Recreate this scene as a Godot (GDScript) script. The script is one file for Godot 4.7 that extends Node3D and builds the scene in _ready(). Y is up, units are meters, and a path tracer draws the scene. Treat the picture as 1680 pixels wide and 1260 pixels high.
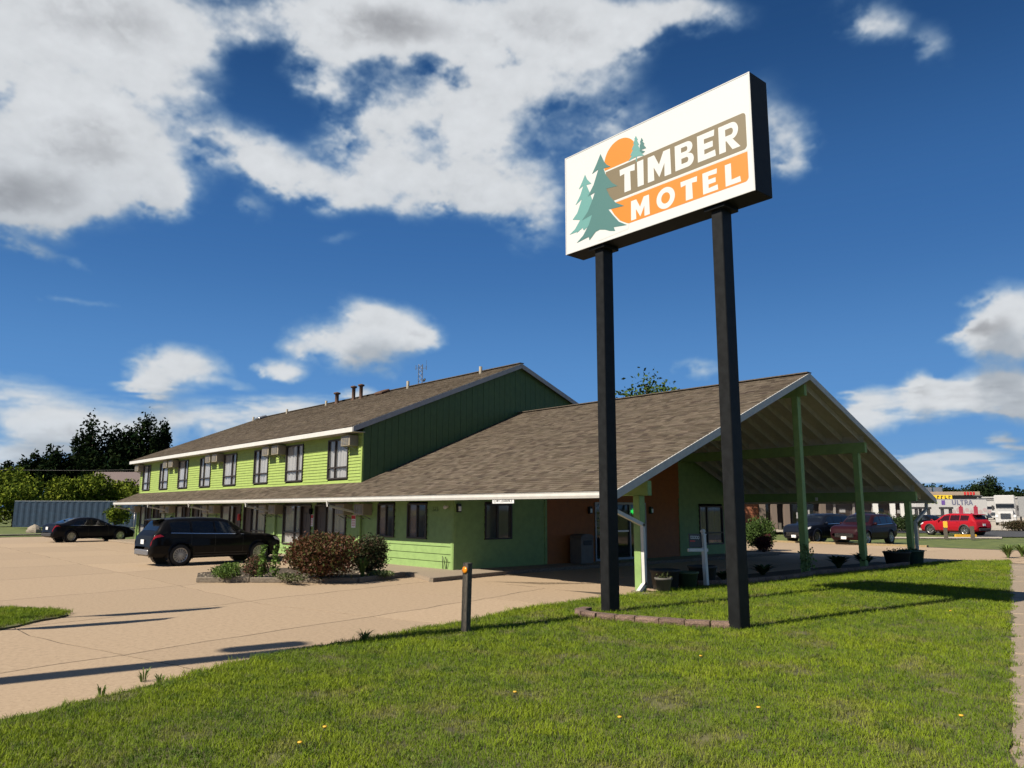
extends Node3D

# ---------------------------------------------------------------- helpers
var rng := RandomNumberGenerator.new()
var used := {}
var M := {}
const H := 1.92
const EYE := Vector3(0, H, 0)
const CR := Vector3(0.658, 0.002, -0.753)
const CU := Vector3(0.12, 0.987, 0.107)
const CF := Vector3(-0.743, 0.161, -0.65)
const FOC := 1267.78

func numbered(n):
	if not used.has(n):
		used[n] = 0
		return n
	used[n] += 1
	return "%s_%03d" % [n, used[n]]

func thing(called, label, category, at = Vector3.ZERO, turn = 0.0, group = ""):
	var o := Node3D.new()
	o.name = numbered(called)
	add_child(o)
	o.position = at
	o.rotation.y = turn
	o.set_meta("label", label)
	o.set_meta("category", category)
	if group:
		o.set_meta("group", group)
	return o

func dup(src, at, turn, label = ""):
	var c = src.duplicate()
	c.name = numbered(String(src.name).rstrip("0123456789").rstrip("_"))
	add_child(c)
	c.position = at
	c.rotation.y = turn
	if label:
		c.set_meta("label", label)
	return c

func S(smooth = false) -> SurfaceTool:
	var st := SurfaceTool.new()
	st.begin(Mesh.PRIMITIVE_TRIANGLES)
	st.set_smooth_group(0 if smooth else -1)
	return st

func done(st: SurfaceTool) -> ArrayMesh:
	st.generate_normals()
	return st.commit()

func part(called, st, mat, parent = self) -> MeshInstance3D:
	var o := MeshInstance3D.new()
	o.name = called
	o.mesh = done(st) if st is SurfaceTool else st
	o.material_override = mat
	parent.add_child(o, true)
	return o

func struct(called, st, mat) -> MeshInstance3D:
	var o := part(numbered(called), st, mat, self)
	o.set_meta("kind", "structure")
	return o

func tri(st, a, b, c):
	st.add_vertex(a); st.add_vertex(b); st.add_vertex(c)

func q(st, a, b, c, d):
	tri(st, a, b, c); tri(st, a, c, d)

func tri_out(st, a, b, c, m):
	if (c - a).cross(b - a).dot((a + b + c) / 3.0 - m) >= 0.0:
		tri(st, a, b, c)
	else:
		tri(st, a, c, b)

func q_out(st, a, b, c, d, m):
	tri_out(st, a, b, c, m); tri_out(st, a, c, d, m)

func box(st, c, s, b = Basis.IDENTITY):
	var v := []
	for i in 8:
		v.append(c + b * (Vector3((i & 1) * 2 - 1, ((i >> 1) & 1) * 2 - 1, ((i >> 2) & 1) * 2 - 1) * s * 0.5))
	for f in [[0, 1, 3, 2], [4, 5, 7, 6], [0, 1, 5, 4], [2, 3, 7, 6], [0, 2, 6, 4], [1, 3, 7, 5]]:
		q_out(st, v[f[0]], v[f[1]], v[f[2]], v[f[3]], c)

func cbox(st, c, s, r, b = Basis.IDENTITY):
	var h = s * 0.5
	var P := func(sx, sy, sz, ax):
		var v = Vector3(h.x - r, h.y - r, h.z - r)
		v[ax] += r
		return c + b * (v * Vector3(sx, sy, sz))
	var m = c
	for ax in 3:
		for sg in [-1, 1]:
			var k := []
			for e in [[-1, -1], [1, -1], [1, 1], [-1, 1]]:
				var sv = Vector3.ZERO
				sv[ax] = sg
				sv[(ax + 1) % 3] = e[0]
				sv[(ax + 2) % 3] = e[1]
				k.append(P.call(sv.x, sv.y, sv.z, ax))
			q_out(st, k[0], k[1], k[2], k[3], m)
	for a in 3:
		var b1 = (a + 1) % 3
		var c1 = (a + 2) % 3
		for e in [[-1, -1], [1, -1], [1, 1], [-1, 1]]:
			var s0 = Vector3.ZERO
			s0[b1] = e[0]; s0[c1] = e[1]
			var sA = s0; sA[a] = -1
			var sB = s0; sB[a] = 1
			q_out(st, P.call(sA.x, sA.y, sA.z, b1), P.call(sB.x, sB.y, sB.z, b1), P.call(sB.x, sB.y, sB.z, c1), P.call(sA.x, sA.y, sA.z, c1), m)
	for i in 8:
		var sx = (i & 1) * 2 - 1
		var sy = ((i >> 1) & 1) * 2 - 1
		var sz = ((i >> 2) & 1) * 2 - 1
		tri_out(st, P.call(sx, sy, sz, 0), P.call(sx, sy, sz, 1), P.call(sx, sy, sz, 2), m)

func span(st, a, b, w, h):
	# a bar of w (across) by h (up) between two points
	var d = (b - a).normalized()
	var up = Vector3.UP if absf(d.y) < 0.95 else Vector3.FORWARD
	var x = d.cross(up).normalized()
	var y = x.cross(d)
	box(st, (a + b) / 2.0, Vector3(w, h, (b - a).length()), Basis(x, y, -d))

func tube(st, pts, radii, n = 8, caps = true):
	var rings := []
	for i in pts.size():
		var d = (pts[mini(i + 1, pts.size() - 1)] - pts[maxi(i - 1, 0)]).normalized()
		var up = Vector3.UP if absf(d.y) < 0.9 else Vector3.RIGHT
		var x = d.cross(up).normalized()
		var y = x.cross(d)
		var r := []
		for k in n:
			var a = TAU * k / n
			r.append(pts[i] + (x * cos(a) + y * sin(a)) * radii[i])
		rings.append(r)
	for i in pts.size() - 1:
		for k in n:
			var k2 = (k + 1) % n
			q(st, rings[i][k], rings[i + 1][k], rings[i + 1][k2], rings[i][k2])
	if caps:
		for e in [0, pts.size() - 1]:
			for k in n:
				if e == 0:
					tri(st, pts[e], rings[e][k], rings[e][(k + 1) % n])
				else:
					tri(st, pts[e], rings[e][(k + 1) % n], rings[e][k])

func lathe(st, prof, n, xf = Transform3D.IDENTITY):
	# prof: [radius, height] pairs turned round the local y axis
	for i in prof.size() - 1:
		for k in n:
			var a = TAU * k / n
			var b = TAU * (k + 1) / n
			var p := func(r, y, t): return xf * Vector3(r * cos(t), y, r * sin(t))
			q(st, p.call(prof[i][0], prof[i][1], a), p.call(prof[i][0], prof[i][1], b), p.call(prof[i + 1][0], prof[i + 1][1], b), p.call(prof[i + 1][0], prof[i + 1][1], a))

func plate(st, poly, depth, xf):
	# flat polygon (x, y) with thickness towards -z of xf
	var p := PackedVector2Array(poly)
	if Geometry2D.is_polygon_clockwise(p):
		p.reverse()
	var t := Geometry2D.triangulate_polygon(p)
	for i in range(0, t.size(), 3):
		var a = p[t[i]]
		var b = p[t[i + 1]]
		var c = p[t[i + 2]]
		if (b - a).cross(c - a) > 0:
			var k = b
			b = c
			c = k
		tri(st, xf * Vector3(a.x, a.y, 0), xf * Vector3(b.x, b.y, 0), xf * Vector3(c.x, c.y, 0))
	if depth > 0:
		for i in p.size():
			var a = p[i]
			var b = p[(i + 1) % p.size()]
			q(st, xf * Vector3(a.x, a.y, 0), xf * Vector3(a.x, a.y, -depth), xf * Vector3(b.x, b.y, -depth), xf * Vector3(b.x, b.y, 0))

func ray(px, py) -> Vector3:
	return CR * ((px - 840.0) / FOC) - CU * ((py - 630.0) / FOC) + CF

func gp(px, py, y = 0.0) -> Vector3:
	var d := ray(px, py)
	return EYE + d * ((y - H) / d.y)

func far(px, depth, y = 0.0) -> Vector3:
	var p = EYE + ray(px, 837.0) * depth
	return Vector3(p.x, y, p.z)

func hgt(px, py, depth) -> float:
	return (EYE + ray(px, py) * depth).y

# ---------------------------------------------------------------- materials
const AL := 0.82  # one factor for all base colours
func lin(r, g, b) -> Color:
	return Color(minf(r * AL, 0.8), minf(g * AL, 0.8), minf(b * AL, 0.8)).linear_to_srgb()

func mat(r, g, b, rough = 0.7, metal = 0.0) -> StandardMaterial3D:
	var m := StandardMaterial3D.new()
	m.albedo_color = lin(r, g, b)
	m.roughness = rough
	m.metallic = metal
	m.cull_mode = BaseMaterial3D.CULL_DISABLED
	return m

func noise(freq, oct = 5, gain = 0.55, sd = 1, kind = FastNoiseLite.TYPE_SIMPLEX_SMOOTH) -> FastNoiseLite:
	var n := FastNoiseLite.new()
	n.noise_type = kind
	n.frequency = freq
	n.fractal_octaves = oct
	n.fractal_gain = gain
	n.seed = sd
	return n

func ntex(n, ramp = null, size = 512) -> NoiseTexture2D:
	var t := NoiseTexture2D.new()
	t.width = size
	t.height = size
	t.seamless = true
	t.noise = n
	if ramp:
		var g := Gradient.new()
		var off := PackedFloat32Array()
		var col := PackedColorArray()
		for r in ramp:
			off.append(r[0])
			col.append(lin(r[1], r[2], r[3]))
		g.offsets = off
		g.colors = col
		t.color_ramp = g
	return t

func nmat(ramp, n, tile, rough, relief = 0.0, size = 512) -> StandardMaterial3D:
	var m := StandardMaterial3D.new()
	m.albedo_texture = ntex(n, ramp, size)
	m.uv1_triplanar = true
	m.uv1_world_triplanar = true
	m.uv1_scale = Vector3.ONE / tile
	m.roughness = rough
	m.cull_mode = BaseMaterial3D.CULL_DISABLED
	if relief > 0.0:
		m.heightmap_enabled = true
		m.heightmap_texture = ntex(n, null, size)
		m.heightmap_scale = relief
	return m

func vmat(rough, back = 0.0) -> StandardMaterial3D:
	var m := StandardMaterial3D.new()
	m.vertex_color_use_as_albedo = true
	m.albedo_color = lin(1, 1, 1)
	m.roughness = rough
	m.metallic_specular = 0.25
	m.cull_mode = BaseMaterial3D.CULL_DISABLED
	if back > 0.0:
		m.backlight_enabled = true
		m.backlight = lin(back, back, back * 0.6)
	return m

func glass(r, g, b, alpha) -> StandardMaterial3D:
	var m := mat(r, g, b, 0.03)
	m.transparency = BaseMaterial3D.TRANSPARENCY_ALPHA
	m.albedo_color.a = alpha
	return m

func paint(r, g, b, var_ = 0.10, tile = 2.2, rough = 0.62) -> StandardMaterial3D:
	var lo = 1.0 - var_
	return nmat([[0.25, r * lo, g * lo, b * lo], [0.55, r, g, b], [0.8, r * (1 + var_ * 0.5), g * (1 + var_ * 0.5), b * (1 + var_ * 0.6)]], noise(0.012, 6, 0.62, 11), tile, rough)

func materials():
	M.lime = paint(0.285, 0.39, 0.092)
	M.green = paint(0.232, 0.36, 0.118)
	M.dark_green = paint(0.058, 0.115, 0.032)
	M.orange = paint(0.36, 0.105, 0.012)
	M.white = paint(0.60, 0.60, 0.585, 0.06, 3.0, 0.45)
	M.trim_white = paint(0.50, 0.50, 0.485, 0.07, 2.0, 0.6)
	M.soffit = paint(0.50, 0.48, 0.41, 0.1, 2.0, 0.8)
	M.grey_trim = paint(0.34, 0.34, 0.34, 0.1, 2.0, 0.6)
	M.brown = mat(0.028, 0.020, 0.015, 0.5)
	M.door = mat(0.045, 0.028, 0.02, 0.55)
	M.black = paint(0.0125, 0.0135, 0.0145, 0.25, 1.4, 0.5)
	M.black.metallic_specular = 0.25
	M.black_metal = mat(0.012, 0.012, 0.013, 0.4, 0.2)
	M.rubber = mat(0.018, 0.018, 0.019, 0.85)
	M.beige = mat(0.27, 0.24, 0.185, 0.6)
	M.curtain = mat(0.30, 0.30, 0.305, 0.9)
	M.blind = mat(0.20, 0.14, 0.11, 0.8)
	M.plaster = mat(0.38, 0.35, 0.30, 0.9)
	M.pane = glass(0.9, 0.95, 0.95, 0.06)
	M.shop_glass = glass(0.02, 0.025, 0.03, 0.35)
	M.car_glass = glass(0.01, 0.012, 0.015, 0.72)
	M.chrome = mat(0.72, 0.72, 0.73, 0.18, 1.0)
	M.alloy = mat(0.50, 0.50, 0.51, 0.3, 0.9)
	M.steel = mat(0.32, 0.32, 0.33, 0.42, 0.8)
	M.rust = nmat([[0.3, 0.05, 0.028, 0.02], [0.6, 0.12, 0.06, 0.035]], noise(0.05, 4), 1.0, 0.8)
	M.plastic = mat(0.03, 0.03, 0.032, 0.6)
	M.tail = mat(0.36, 0.012, 0.02, 0.15)
	M.lamp_glass = mat(0.75, 0.76, 0.78, 0.1)
	M.plate = mat(0.72, 0.74, 0.76, 0.4)
	M.yellow = mat(0.75, 0.42, 0.03, 0.5)
	M.orange_reflector = mat(0.90, 0.30, 0.01, 0.25)
	M.red = mat(0.5, 0.02, 0.02, 0.5)
	M.concrete = []
	for k in 4:
		var t = [1.0, 0.93, 1.05, 0.97][k]
		var c := nmat([[0.15, 0.26 * t, 0.19 * t, 0.125 * t], [0.42, 0.362 * t, 0.27 * t, 0.178 * t], [0.58, 0.388 * t, 0.29 * t, 0.192 * t], [0.88, 0.44 * t, 0.34 * t, 0.235 * t]], noise(0.05, 7, 0.85, 21 + k), 4.2 + k * 0.7, 0.92, 0.0, 1024)
		M.concrete.append(c)
	M.walk = nmat([[0.2, 0.20, 0.158, 0.115], [0.5, 0.285, 0.228, 0.168], [0.8, 0.33, 0.27, 0.205]], noise(0.05, 7, 0.82, 31), 3.0, 0.92, 0.0, 1024)
	M.kerb = nmat([[0.2, 0.10, 0.083, 0.065], [0.5, 0.185, 0.152, 0.115], [0.8, 0.25, 0.21, 0.16]], noise(0.04, 6, 0.7, 33), 1.6, 0.92, 0.25)
	M.joint = mat(0.06, 0.045, 0.03, 0.95)
	M.soil = nmat([[0.3, 0.028, 0.02, 0.012], [0.55, 0.07, 0.05, 0.03], [0.8, 0.12, 0.095, 0.06]], noise(0.03, 6, 0.65, 41), 2.0, 0.95, 1.2)
	M.turf = nmat([[0.22, 0.05, 0.045, 0.022], [0.5, 0.085, 0.09, 0.03], [0.75, 0.13, 0.12, 0.05]], noise(0.012, 8, 0.7, 43), 6.0, 0.95, 0.8, 1024)
	M.field = nmat([[0.22, 0.06, 0.085, 0.017], [0.5, 0.095, 0.125, 0.023], [0.75, 0.135, 0.16, 0.036]], noise(0.012, 8, 0.7, 44), 14.0, 0.95, 1.5, 1024)
	M.asphalt = nmat([[0.25, 0.028, 0.029, 0.032], [0.5, 0.048, 0.049, 0.052], [0.8, 0.075, 0.075, 0.077]], noise(0.02, 7, 0.65, 45), 6.0, 0.93, 0.3)
	M.pale_lot = nmat([[0.25, 0.32, 0.28, 0.23], [0.5, 0.42, 0.37, 0.30], [0.8, 0.5, 0.45, 0.38]], noise(0.01, 7, 0.65, 46), 12.0, 0.93)
	M.brick_red = nmat([[0.3, 0.20, 0.07, 0.035], [0.6, 0.33, 0.12, 0.06]], noise(0.03, 6, 0.6, 47), 2.0, 0.9)
	M.block = []
	for k in 3:
		var t = [1.0, 0.82, 1.15][k]
		M.block.append(nmat([[0.25, 0.09 * t, 0.058 * t, 0.044 * t], [0.5, 0.19 * t, 0.125 * t, 0.095 * t], [0.8, 0.27 * t, 0.19 * t, 0.15 * t]], noise(0.03, 6, 0.7, 51 + k), 0.5, 0.95, 1.2))
	M.wood = nmat([[0.3, 0.045, 0.04, 0.033], [0.55, 0.10, 0.088, 0.07], [0.8, 0.16, 0.14, 0.115]], noise(0.03, 6, 0.65, 55), 0.9, 0.9, 0.5)
	M.wood.uv1_scale = Vector3(6, 0.5, 6)
	M.bark = nmat([[0.3, 0.03, 0.022, 0.016], [0.6, 0.085, 0.065, 0.048]], noise(0.04, 5, 0.65, 56), 1.0, 0.95, 1.5)
	M.shingle = vmat(0.95)
	M.shingle.albedo_color = Color.WHITE
	M.shingle.albedo_texture = ntex(noise(0.05, 5, 0.75, 57), [[0.2, 0.80, 0.80, 0.80], [0.5, 0.95, 0.95, 0.95], [0.8, 1.0, 1.0, 0.98]])
	M.shingle.uv1_triplanar = true
	M.shingle.uv1_world_triplanar = true
	M.shingle.uv1_scale = Vector3.ONE / 1.7
	M.shingle_plain = nmat([[0.25, 0.07, 0.056, 0.043], [0.5, 0.10, 0.081, 0.062], [0.8, 0.13, 0.105, 0.08]], noise(0.03, 6, 0.7, 58), 2.0, 0.95, 0.5)
	M.leaf = vmat(0.6, 0.5)
	M.far_leaf = vmat(0.95, 0.22)
	M.far_leaf.metallic_specular = 0.05
	M.blade = vmat(0.6, 0.55)
	M.gravel = vmat(0.85)
	M.terracotta = mat(0.035, 0.036, 0.034, 0.7)
	M.pot_green = mat(0.05, 0.085, 0.04, 0.6)
	M.container = nmat([[0.3, 0.010, 0.030, 0.062], [0.6, 0.014, 0.042, 0.085]], noise(0.02, 5, 0.6, 61), 5.0, 0.85)
	M.metal_roof = mat(0.15, 0.115, 0.11, 0.7)
	M.boulder = nmat([[0.3, 0.16, 0.13, 0.10], [0.7, 0.42, 0.37, 0.30]], noise(0.04, 6, 0.6, 62), 1.0, 0.95, 2.0)

# ---------------------------------------------------------------- sky
const CLOUDS := [[-82.87,29.35,7.76,3.75,16.1,1.20], [-75.96,31.67,6.18,2.64,13.2,1.00], [-82.14,22.45,6.51,5.15,12.8,1.30], [-76.03,23.74,4.82,4.63,10.7,1.00], [-74.10,29.02,3.51,2.58,12.0,0.80], [-80.62,19.41,2.55,1.88,11.3,1.00], [-74.23,20.74,1.80,1.90,9.3,0.90], [-83.49,19.19,1.92,2.19,12.6,1.00], [-69.61,24.83,3.43,2.24,-17.9,0.80], [-66.08,23.88,2.97,1.88,-24.6,0.80], [-62.67,22.58,3.98,1.52,-7.4,0.80], [-67.66,21.03,1.18,1.26,-35.5,0.40], [-69.69,32.04,2.27,1.45,10.8,0.35], [-62.53,33.98,6.01,2.59,5.8,1.00], [-63.99,30.83,2.81,2.11,7.1,0.90], [-58.20,33.29,5.31,2.66,3.5,1.00], [-50.87,34.01,7.77,2.86,-1.4,1.10], [-42.96,34.27,6.33,2.46,1.9,1.00], [-36.68,34.00,4.20,1.50,1.1,0.75], [-32.93,33.75,3.41,1.27,-10.1,0.50], [-59.45,28.37,3.77,2.41,4.2,0.60], [-54.68,28.26,5.11,3.69,1.5,0.60], [-50.34,29.19,4.67,3.26,-0.5,0.75], [-60.26,25.07,4.68,2.91,3.9,0.70], [-55.53,23.69,5.67,2.55,1.6,0.85], [-49.35,24.90,4.78,3.40,-0.8,0.80], [-46.97,21.70,2.64,3.05,-1.1,0.70], [-51.24,22.34,3.08,1.55,0.4,0.60], [-44.48,31.30,6.09,2.39,10.0,0.70], [-41.18,27.39,4.59,3.71,-4.6,0.60], [-30.61,26.82,3.48,3.58,-9.2,0.50], [-28.11,25.29,1.98,2.30,-29.0,0.60], [-27.37,23.60,1.15,1.39,-9.1,0.50], [-22.20,31.86,2.72,1.40,-15.6,0.55], [-17.63,29.00,1.34,1.66,17.3,0.50], [-20.30,30.89,2.01,1.04,-16.1,0.30], [-81.55,16.38,1.63,0.53,-13.4,0.45], [-79.05,15.64,1.03,0.31,-25.6,0.30], [-61.86,19.48,1.71,0.43,4.2,0.30], [-60.90,11.78,4.16,1.86,-6.0,1.25], [-58.05,13.58,3.89,1.69,-16.4,1.20], [-55.75,12.54,1.69,1.16,-18.7,0.90], [-64.58,11.29,1.69,0.70,-7.3,0.45], [-72.25,9.47,2.93,1.50,3.9,1.30], [-74.31,7.88,1.95,0.86,3.7,1.20], [-65.70,9.96,1.59,0.74,-2.2,1.10], [-15.54,12.20,2.20,1.95,15.7,1.30], [-15.85,10.52,2.20,1.60,-6.8,1.20], [-17.49,10.90,1.32,0.46,10.9,0.70], [-34.89,9.85,1.90,0.70,2.7,0.55], [-23.89,6.89,1.69,1.47,-3.2,1.20], [-20.04,7.18,2.71,1.51,-4.0,1.25], [-20.49,8.21,1.05,1.00,-4.4,0.80], [-16.78,7.34,2.54,1.69,-4.6,1.25], [-14.87,7.00,1.54,1.69,-4.7,1.10], [-16.29,4.36,1.02,0.46,-2.7,1.00], [-18.96,3.27,3.28,0.66,1.6,1.20], [-21.42,2.87,2.09,0.56,-1.4,0.80], [-19.39,2.16,5.46,0.54,-1.2,0.80], [-15.43,2.52,1.84,0.45,-1.6,0.60], [-81.40,7.38,4.43,0.83,-9.6,0.60], [-80.57,5.52,5.94,1.22,-6.1,0.85], [-78.11,4.29,5.41,1.25,2.3,0.80], [-71.25,6.02,10.71,1.50,2.0,0.75], [-64.82,7.36,3.83,0.96,2.0,0.60], [-82.31,3.23,2.25,0.82,2.2,1.00], [-60.33,8.26,1.53,0.62,1.7,0.90], [-41.58,7.63,3.09,0.54,-1.1,0.70], [-69.02,8.66,1.61,0.34,-5.3,0.30], [-78.48,13.16,2.10,0.24,-9.9,0.30]]

func sky_part(w, h, c0, c1, r0, r1, step) -> Image:
	# clouds and air for columns c0..c1 and rows r0..r1 of a w x h panorama, one value every `step` pixels
	var nx = int((c1 - c0) / step)
	var ny = int((r1 - r0) / step)
	var big := noise(2.2, 4, 0.5, 301)
	var fine := noise(9.0, 6, 0.6, 302)
	var wisp := noise(3.2, 6, 0.62, 303)
	var dens := PackedFloat32Array()
	var thick := PackedFloat32Array()
	dens.resize(nx * ny)
	thick.resize(nx * ny)
	for j in ny:
		var el = 90.0 - (r0 + (j + 0.5) * step) * 180.0 / h
		if el < -1.0:
			continue
		var er = deg_to_rad(el)
		var near := []
		for b in CLOUDS:
			if absf(el - b[1]) < maxf(b[2], b[3]) * 1.5 + 1.6:
				near.append(b)
		for i in nx:
			var az = (c0 + (i + 0.5) * step) / w * 360.0
			if az > 180.0:
				az -= 360.0
			var ar = deg_to_rad(az)
			var d := Vector3(sin(ar) * cos(er), sin(er), -cos(ar) * cos(er))
			var p := Vector3(d.x, d.y * lerpf(6.0, 1.6, smoothstep(4.0, 9.0, el)), d.z)
			var n1 = fine.get_noise_3dv(p)
			var n2 = wisp.get_noise_3dv(p * 2.0 + Vector3(3, 7, 1) + Vector3(n1, -n1, n1) * 0.12)
			var waz = az + n2 * 1.5
			var wel = el + n1 * 0.9
			var f := 0.0
			var ce = cos(er)
			for b in near:
				var dx = (waz - b[0]) * ce
				if absf(dx) > b[2] * 1.5 + 1.0:
					continue
				var dy = wel - b[1]
				var t = deg_to_rad(b[4])
				var u = (dx * cos(t) + dy * sin(t)) / (b[2] * 1.34)
				var v = (dy * cos(t) - dx * sin(t)) / (b[3] * 1.34)
				var rr = u * u + v * v
				if rr < 1.0:
					f += b[5] * (1.0 - rr) * (1.0 - rr)
			# beyond the listed clouds the unseen sky gets thinner cover, to deepen shade
			var ox = maxf(maxf(-88.0 - az, az + 10.0), 0.0)
			var oy = maxf(el - 38.0, 0.0)
			var out = clampf(maxf(ox, oy) / 8.0, 0.0, 1.0)
			if out > 0.0:
				var g = big.get_noise_3dv(Vector3(d.x, d.y * 1.3, d.z)) + 0.25 * wisp.get_noise_3dv(p)
				f += out * clampf((g - 0.06) * 2.6, 0.0, 1.3)
			var n3 = fine.get_noise_3dv(p * 3.1 + Vector3(9, 2, 5))
			var a = f + (n1 * 0.62 + n2 * 0.55 + n3 * 0.30) * clampf(f * 1.8, 0.0, 1.0) + clampf(f - 0.5, 0.0, 1.0) * 0.35
			dens[j * nx + i] = clampf(a, 0.0, 3.0)
			thick[j * nx + i] = f + n2 * 0.5 + n1 * 0.25
	var im := Image.create(nx, ny, false, Image.FORMAT_RGB8)
	var dn = maxi(1, int(10.0 / step))
	for j in ny:
		var el = 90.0 - (r0 + (j + 0.5) * step) * 180.0 / h
		var k = clampf(el / 36.0, 0.0, 1.4)
		# clear air, horizon to zenith (display values made linear)
		var air = Color(0.47, 0.65, 0.83).lerp(Color(0.37, 0.58, 0.81), smoothstep(0.0, 0.22, k)).lerp(Color(0.235, 0.425, 0.66), smoothstep(0.16, 0.58, k)).lerp(Color(0.135, 0.285, 0.48), smoothstep(0.5, 1.0, k))
		for i in nx:
			if el < -1.0:
				im.set_pixel(i, j, Color(0.36, 0.39, 0.36))
				continue
			var a = dens[j * nx + i]
			var al = smoothstep(0.02, 1.15, a)
			al = lerpf(al, sqrt(al), smoothstep(20.0, 10.0, el) * 0.8)
			if al <= 0.001:
				im.set_pixel(i, j, air)
				continue
			# how much cloud lies above this point of the underside
			var above := 0.0
			for s in 4:
				above += dens[maxi(j - dn * (1 + s), 0) * nx + i]
			above *= 0.25
			var deep = smoothstep(1.2, 2.5, thick[j * nx + i])
			var low = smoothstep(0.5, 1.3, above) * smoothstep(26.0, 12.0, el) * 0.62
			var fluff = clampf((a - thick[j * nx + i]) * 0.10, -0.08, 0.08)
			var hi = Color(0.835, 0.845, 0.855).lerp(Color(0.76, 0.80, 0.84), smoothstep(7.0, 2.0, el))
			var c = hi.lerp(Color(0.56, 0.565, 0.58), clampf(deep, 0.0, 1.0)).lerp(Color(0.585, 0.615, 0.65), low)
			c = Color(c.r + fluff, c.g + fluff, c.b + fluff)
			im.set_pixel(i, j, air.lerp(c, al * 0.97))
	return im

func make_sky() -> Sky:
	var w := 4096
	var h := 2048
	var im := sky_part(w, h, 0, w, 0, h, 8)
	im.resize(w, h, Image.INTERPOLATE_CUBIC)
	var c0 := 3040
	var c1 := 4000
	var r0 := 560
	var r1 := 1040
	var near := sky_part(w, h, c0, c1, r0, r1, 1)
	im.blit_rect(near, Rect2i(0, 0, c1 - c0, r1 - r0), Vector2i(c0, r0))
	var pm := PanoramaSkyMaterial.new()
	pm.panorama = ImageTexture.create_from_image(im)
	pm.energy_multiplier = 1.0
	var s := Sky.new()
	s.sky_material = pm
	return s

# ---------------------------------------------------------------- _ready
func _ready():
	rng.seed = 7
	var cam := Camera3D.new()
	cam.name = "camera"
	var z = -CF.normalized()
	var x = CU.cross(z).normalized()
	cam.transform = Transform3D(Basis(x, z.cross(x), z), EYE)
	cam.fov = 52.85
	cam.near = 0.1
	cam.far = 4000.0
	add_child(cam)
	var env := Environment.new()
	env.background_mode = Environment.BG_SKY
	env.sky = make_sky()
	env.tonemap_mode = Environment.TONE_MAPPER_LINEAR
	env.tonemap_exposure = 1.7
	env.background_energy_multiplier = 0.588
	env.sdfgi_enabled = true
	env.ssao_enabled = true
	env.ssil_enabled = true
	var we := WorldEnvironment.new()
	we.name = "environment"
	we.environment = env
	add_child(we)
	var sun := DirectionalLight3D.new()
	sun.name = "sun"
	sun.light_energy = 1.6
	sun.light_color = Color(1.0, 0.955, 0.88)
	sun.light_angular_distance = 0.53
	sun.shadow_enabled = true
	var el = deg_to_rad(43.0)
	var azs = deg_to_rad(6.0)
	var ld = Vector3(sin(azs) * cos(el), -sin(el), -cos(azs) * cos(el))
	sun.transform = Transform3D(Basis.looking_at(ld, Vector3.UP), Vector3(0, 30, 20))
	add_child(sun)
	materials()
	ground()
	motel()
	motel_sign()
	grass()
	vehicles()
	garden()
	small_things()
	far_left()
	far_right()
	off_frame()

# ---------------------------------------------------------------- ground
const LAWN_WEST := [[-5.9, 8.0], [-7.6, 2.0], [-8.62, -1.4], [-9.1, -2.55], [-10.1, -4.43], [-10.43, -6.13], [-10.93, -8.45], [-11.45, -10.0], [-11.85, -12.4], [-11.85, -14.2], [-11.95, -15.3], [-11.75, -17.0], [-11.55, -18.7], [-11.5, -20.5], [-11.7, -22.7], [-11.6, -25.0], [-11.6, -28.4], [-11.8, -31.2], [-11.35, -32.8], [-10.5, -34.1]]
const ISLAND := [[-18.4, -2.75], [-17.0, -3.62], [-16.3, -3.5], [-15.15, -2.3], [-13.9, 1.5], [-12.6, 7.0], [-15.0, 9.0], [-19.8, 9.0], [-19.3, 3.0]]

func street(z):
	return -0.13 + 0.295 * z

func flatp(st, poly, y, depth):
	plate(st, poly.map(func(p): return Vector2(p[0], -p[1])), depth, Transform3D(Basis(Vector3(1, 0, 0), Vector3(0, 0, -1), Vector3(0, 1, 0)), Vector3(0, y, 0)))

func ragged(poly, step, amp, sd):
	var n := noise(0.9, 3, 0.5, sd)
	var out := []
	for i in poly.size():
		var a = Vector2(poly[i][0], poly[i][1])
		var b = Vector2(poly[(i + 1) % poly.size()][0], poly[(i + 1) % poly.size()][1])
		var m = maxi(1, int(a.distance_to(b) / step))
		var nn = (b - a).orthogonal().normalized()
		for k in m:
			var p = a.lerp(b, float(k) / m)
			p += nn * n.get_noise_2d(p.x * 1.7, p.y * 1.7) * amp
			out.append([p.x, p.y])
	return out

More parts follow.
